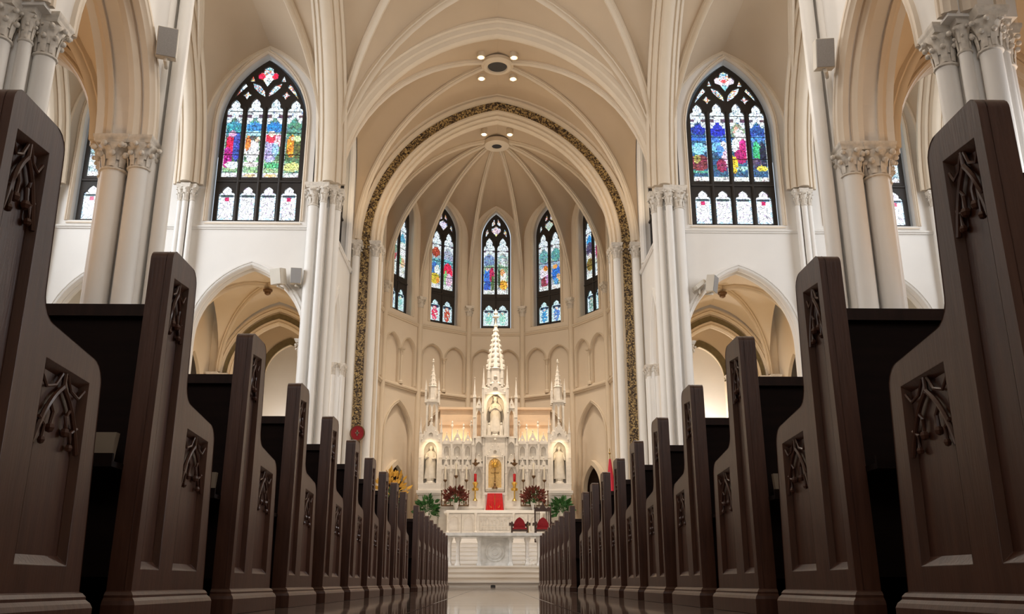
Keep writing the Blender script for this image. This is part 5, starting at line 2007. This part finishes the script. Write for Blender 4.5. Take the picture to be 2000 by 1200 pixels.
def ogee_tracery(mb, x, y0, y1, zt, hgt, side):
    """carved ogee head hung in the top of a sunk panel, in the plane x"""
    yc, w = (y0 + y1) / 2, (y1 - y0) / 2
    t = .010

    def bar(pts, r=.006):
        mb.tube([(x + side * .002, p[0], p[1]) for p in pts], r * .8, 6)
    bar([(yc, zt), (yc, zt - hgt * .22)], .007)
    for s in (-1, 1):
        P = []
        for i in range(9):
            a = i / 8
            yy = yc + s * w * (a ** 1.25)
            zz = zt - hgt * (.18 + .30 * a + .52 * a * a * a)
            P.append((yy, zz))
        bar(P, .0075)
        bar([(yc + s * w * .98, zt - hgt * .12), (yc + s * w * .72, zt - hgt * .26), (yc + s * w * .35, zt - hgt * .20), (yc + s * w * .12, zt - hgt * .02)], .005)
        # cusp with a drop
        bar([(yc + s * w * .50, zt - hgt * .42), (yc + s * w * .30, zt - hgt * .55), (yc + s * w * .34, zt - hgt * .72)], .006)
        mb.ball((x + side * .002, yc + s * w * .34, zt - hgt * .76), .011, 6, 4)
        bar([(yc + s * w * .86, zt - hgt * .66), (yc + s * w * .60, zt - hgt * .74), (yc + s * w * .62, zt - hgt * .9)], .0055)
        mb.ball((x + side * .002, yc + s * w * .62, zt - hgt * .94), .009, 6, 4)


def fil(pts, radii, n=5):
    """round the corners of a 2D outline"""
    out = []
    m = len(pts)
    for i in range(m):
        p = Vector(pts[i])
        a, b = Vector(pts[i - 1]) - p, Vector(pts[(i + 1) % m]) - p
        r = radii[i]
        if r <= 0:
            out.append(tuple(p))
            continue
        ang = a.angle(b)
        d = min(r / math.tan(ang / 2), a.length * .48, b.length * .48)
        r = d * math.tan(ang / 2)
        p0, p1 = p + a.normalized() * d, p + b.normalized() * d
        c = p + (a.normalized() + b.normalized()).normalized() * sqrt(r * r + d * d)
        v0, v1 = p0 - c, p1 - c
        for k in range(n + 1):
            v = v0.lerp(v1, k / n)
            if v.length > 1e-9:
                v = v.normalized() * r
            out.append(tuple(c + v))
    return out


PEW_H = 1.035


def pew_end(mb, x_out, side, th, carved=True):
    """end panel; x_out is the aisle face; side = +1 if the aisle lies towards +x"""
    # (y, z) outline
    o = [(-.02, .05), (.585, .05), (.545, .60), (.235, .635), (.215, PEW_H), (0, PEW_H)]
    o = fil(o, [0, 0, .055, .06, .045, .03])
    p1 = [(.028, .14), (.165, .14), (.158, .965), (.032, .955)]
    p2 = [(.275, .14), (.50, .14), (.488, .545), (.278, .555)]
    N = Vector((-side, 0, 0))
    mb.slab(o, [p1, p2] if carved else [], (x_out, 0, 0), Y3, Z3, N, .018)
    i1 = [(.038, .16), (.155, .16), (.148, .95), (.042, .94)]
    i2 = [(.287, .16), (.488, .16), (.476, .53), (.290, .54)]
    # sloped sides of the sunk panels
    if carved:
        for a, b in ((p1, i1), (p2, i2)):
            vs = [(x_out, y, z) for y, z in a] + [(x_out - side * .017, y, z) for y, z in b]
            mb.add(vs, [(k, (k + 1) % 4, (k + 1) % 4 + 4, k + 4) for k in range(4)])
    mb.slab(o, [], (x_out - side * .0175, 0, 0), Y3, Z3, N, th - .0175)


def make_pew(side, L=4.15):
    """pew on the side of the aisle: side=-1 left pew (aisle end towards +x). Origin: aisle-end back bottom corner."""
    s = -side                      # aisle direction
    root = empty('pew', (0, 0, 0))
    e = MB()
    pew_end(e, 0, s, .062)
    end = e.build('bench_end', M['wood'], root, smooth=True, ang=28)
    bv = end.modifiers.new('bevel', 'BEVEL')
    bv.width = .004
    bv.segments = 2
    bv.limit_method = 'ANGLE'
    bv.angle_limit = radians(50)
    for (y0, y1, zt, h) in ((.036, .156, .955, .165), (.283, .488, .545, .165)):
        t = MB()
        ogee_tracery(t, -s * .010, y0, y1, zt, h, s)
        t.build('carved_tracery', M['wood'], end)
    # moulded plinth
    b = MB()
    pr = [(0.000, .085), (.006, .082), (.012, .074), (.012, .068), (.020, .060), (.024, .050), (.024, 0)]
    y0, y1, xi, xo = -.022, .582, -s * .062, 0
    vs, k = [], len(pr)
    for g, z in pr:
        vs += [(xi - s * 0, y0 - g, z), (xo + s * g, y0 - g, z), (xo + s * g, y1 + g, z), (xi, y1 + g, z)]
    fs = [(i * 4 + q, i * 4 + (q + 1) % 4, (i + 1) * 4 + (q + 1) % 4, (i + 1) * 4 + q) for i in range(k - 1) for q in range(4)]
    fs += [(0, 1, 2, 3), tuple((k - 1) * 4 + q for q in range(4))]
    b.add(vs, fs)
    b.build('plinth', M['wood'], end, smooth=False)
    x0, x1 = sorted((-s * .062, -s * L))
    e2 = MB()
    pew_end(e2, -s * (L + .06), -s, .06, False)
    e2.build('wall_end', M['wood_deep_shade'], root, smooth=False)
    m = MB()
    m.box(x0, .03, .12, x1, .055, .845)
    m.build('backrest', M['wood_deep_shade'], root, smooth=False)
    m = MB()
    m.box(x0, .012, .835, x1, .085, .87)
    m.build('top_rail', M['wood_shaded'], root, smooth=False)
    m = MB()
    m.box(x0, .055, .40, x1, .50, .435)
    m.build('seat', M['wood_shaded'], root, smooth=False)
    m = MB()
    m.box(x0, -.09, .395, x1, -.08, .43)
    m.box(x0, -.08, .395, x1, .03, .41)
    m.build('book_rack', M['wood_deep_shade'], root, smooth=False)
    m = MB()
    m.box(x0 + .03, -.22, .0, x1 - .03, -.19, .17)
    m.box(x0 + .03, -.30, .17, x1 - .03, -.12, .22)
    m.build('kneeler', M['wood_deep_shade'], root, smooth=False)
    return root


G1Y = [1.565 + .905 * k for k in range(10)]
G2Y = [11.45 + .925 * k for k in range(9)]
ORD = ['first', 'second', 'third', 'fourth', 'fifth', 'sixth', 'seventh', 'eighth', 'ninth', 'tenth']
for side, xa in ((-1, -.985), (1, .905)):
    proto = make_pew(side)
    first = True
    sd = SIDE[side]
    for gi, G in enumerate((G1Y, G2Y)):
        for k, y in enumerate(G):
            o = proto if first else copy_tree(proto)
            first = False
            o.location = (xa, y, 0)
            where = 'near block' if gi == 0 else 'far block'
            if gi == 0 and k == 0:
                lab = 'nearest dark oak pew on the %s, its carved end cut by the frame' % sd
            elif gi == 1 and k == len(G) - 1:
                lab = 'last dark oak pew on the %s, closest to the marble steps' % sd
            elif gi == 1 and k == 0:
                lab = 'dark oak pew on the %s just beyond the cross aisle, back of the far block' % sd
            elif gi == 0 and k == len(G) - 1:
                lab = 'dark oak pew on the %s just before the cross aisle, front of the near block' % sd
            else:
                lab = '%s dark oak pew from the camera in the %s on the %s' % (ORD[k], where, sd)
            tag(o, lab, 'pew', 'pews %s of the aisle, %s' % (sd, where))
# buff booklets in the book racks
for (side, k, dx, wd, lab) in ((-1, 1, .012, .11, 'buff booklet in the rack of the second left pew'), (-1, 2, .012, .07, 'buff booklet in the rack of the third left pew'), (1, 2, .012, .09, 'buff booklet in the rack of the third right pew')):
    xa = -.985 if side < 0 else .905
    m = MB()
    x0 = xa + side * (.062 + dx)
    xx0, xx1 = sorted((x0, x0 + side * wd))
    y = G1Y[k]
    m.add([(xx0, y - .075, .412), (xx1, y - .075, .412), (xx1, y - .055, .49), (xx0, y - .055, .49), (xx0, y - .05, .412), (xx1, y - .05, .412), (xx1, y - .03, .49), (xx0, y - .03, .49)],
          [(0, 1, 2, 3), (5, 4, 7, 6), (0, 3, 7, 4), (1, 5, 6, 2), (3, 2, 6, 7), (0, 4, 5, 1)])
    tag(m.build('booklet', M['paper'], smooth=False), lab, 'book')
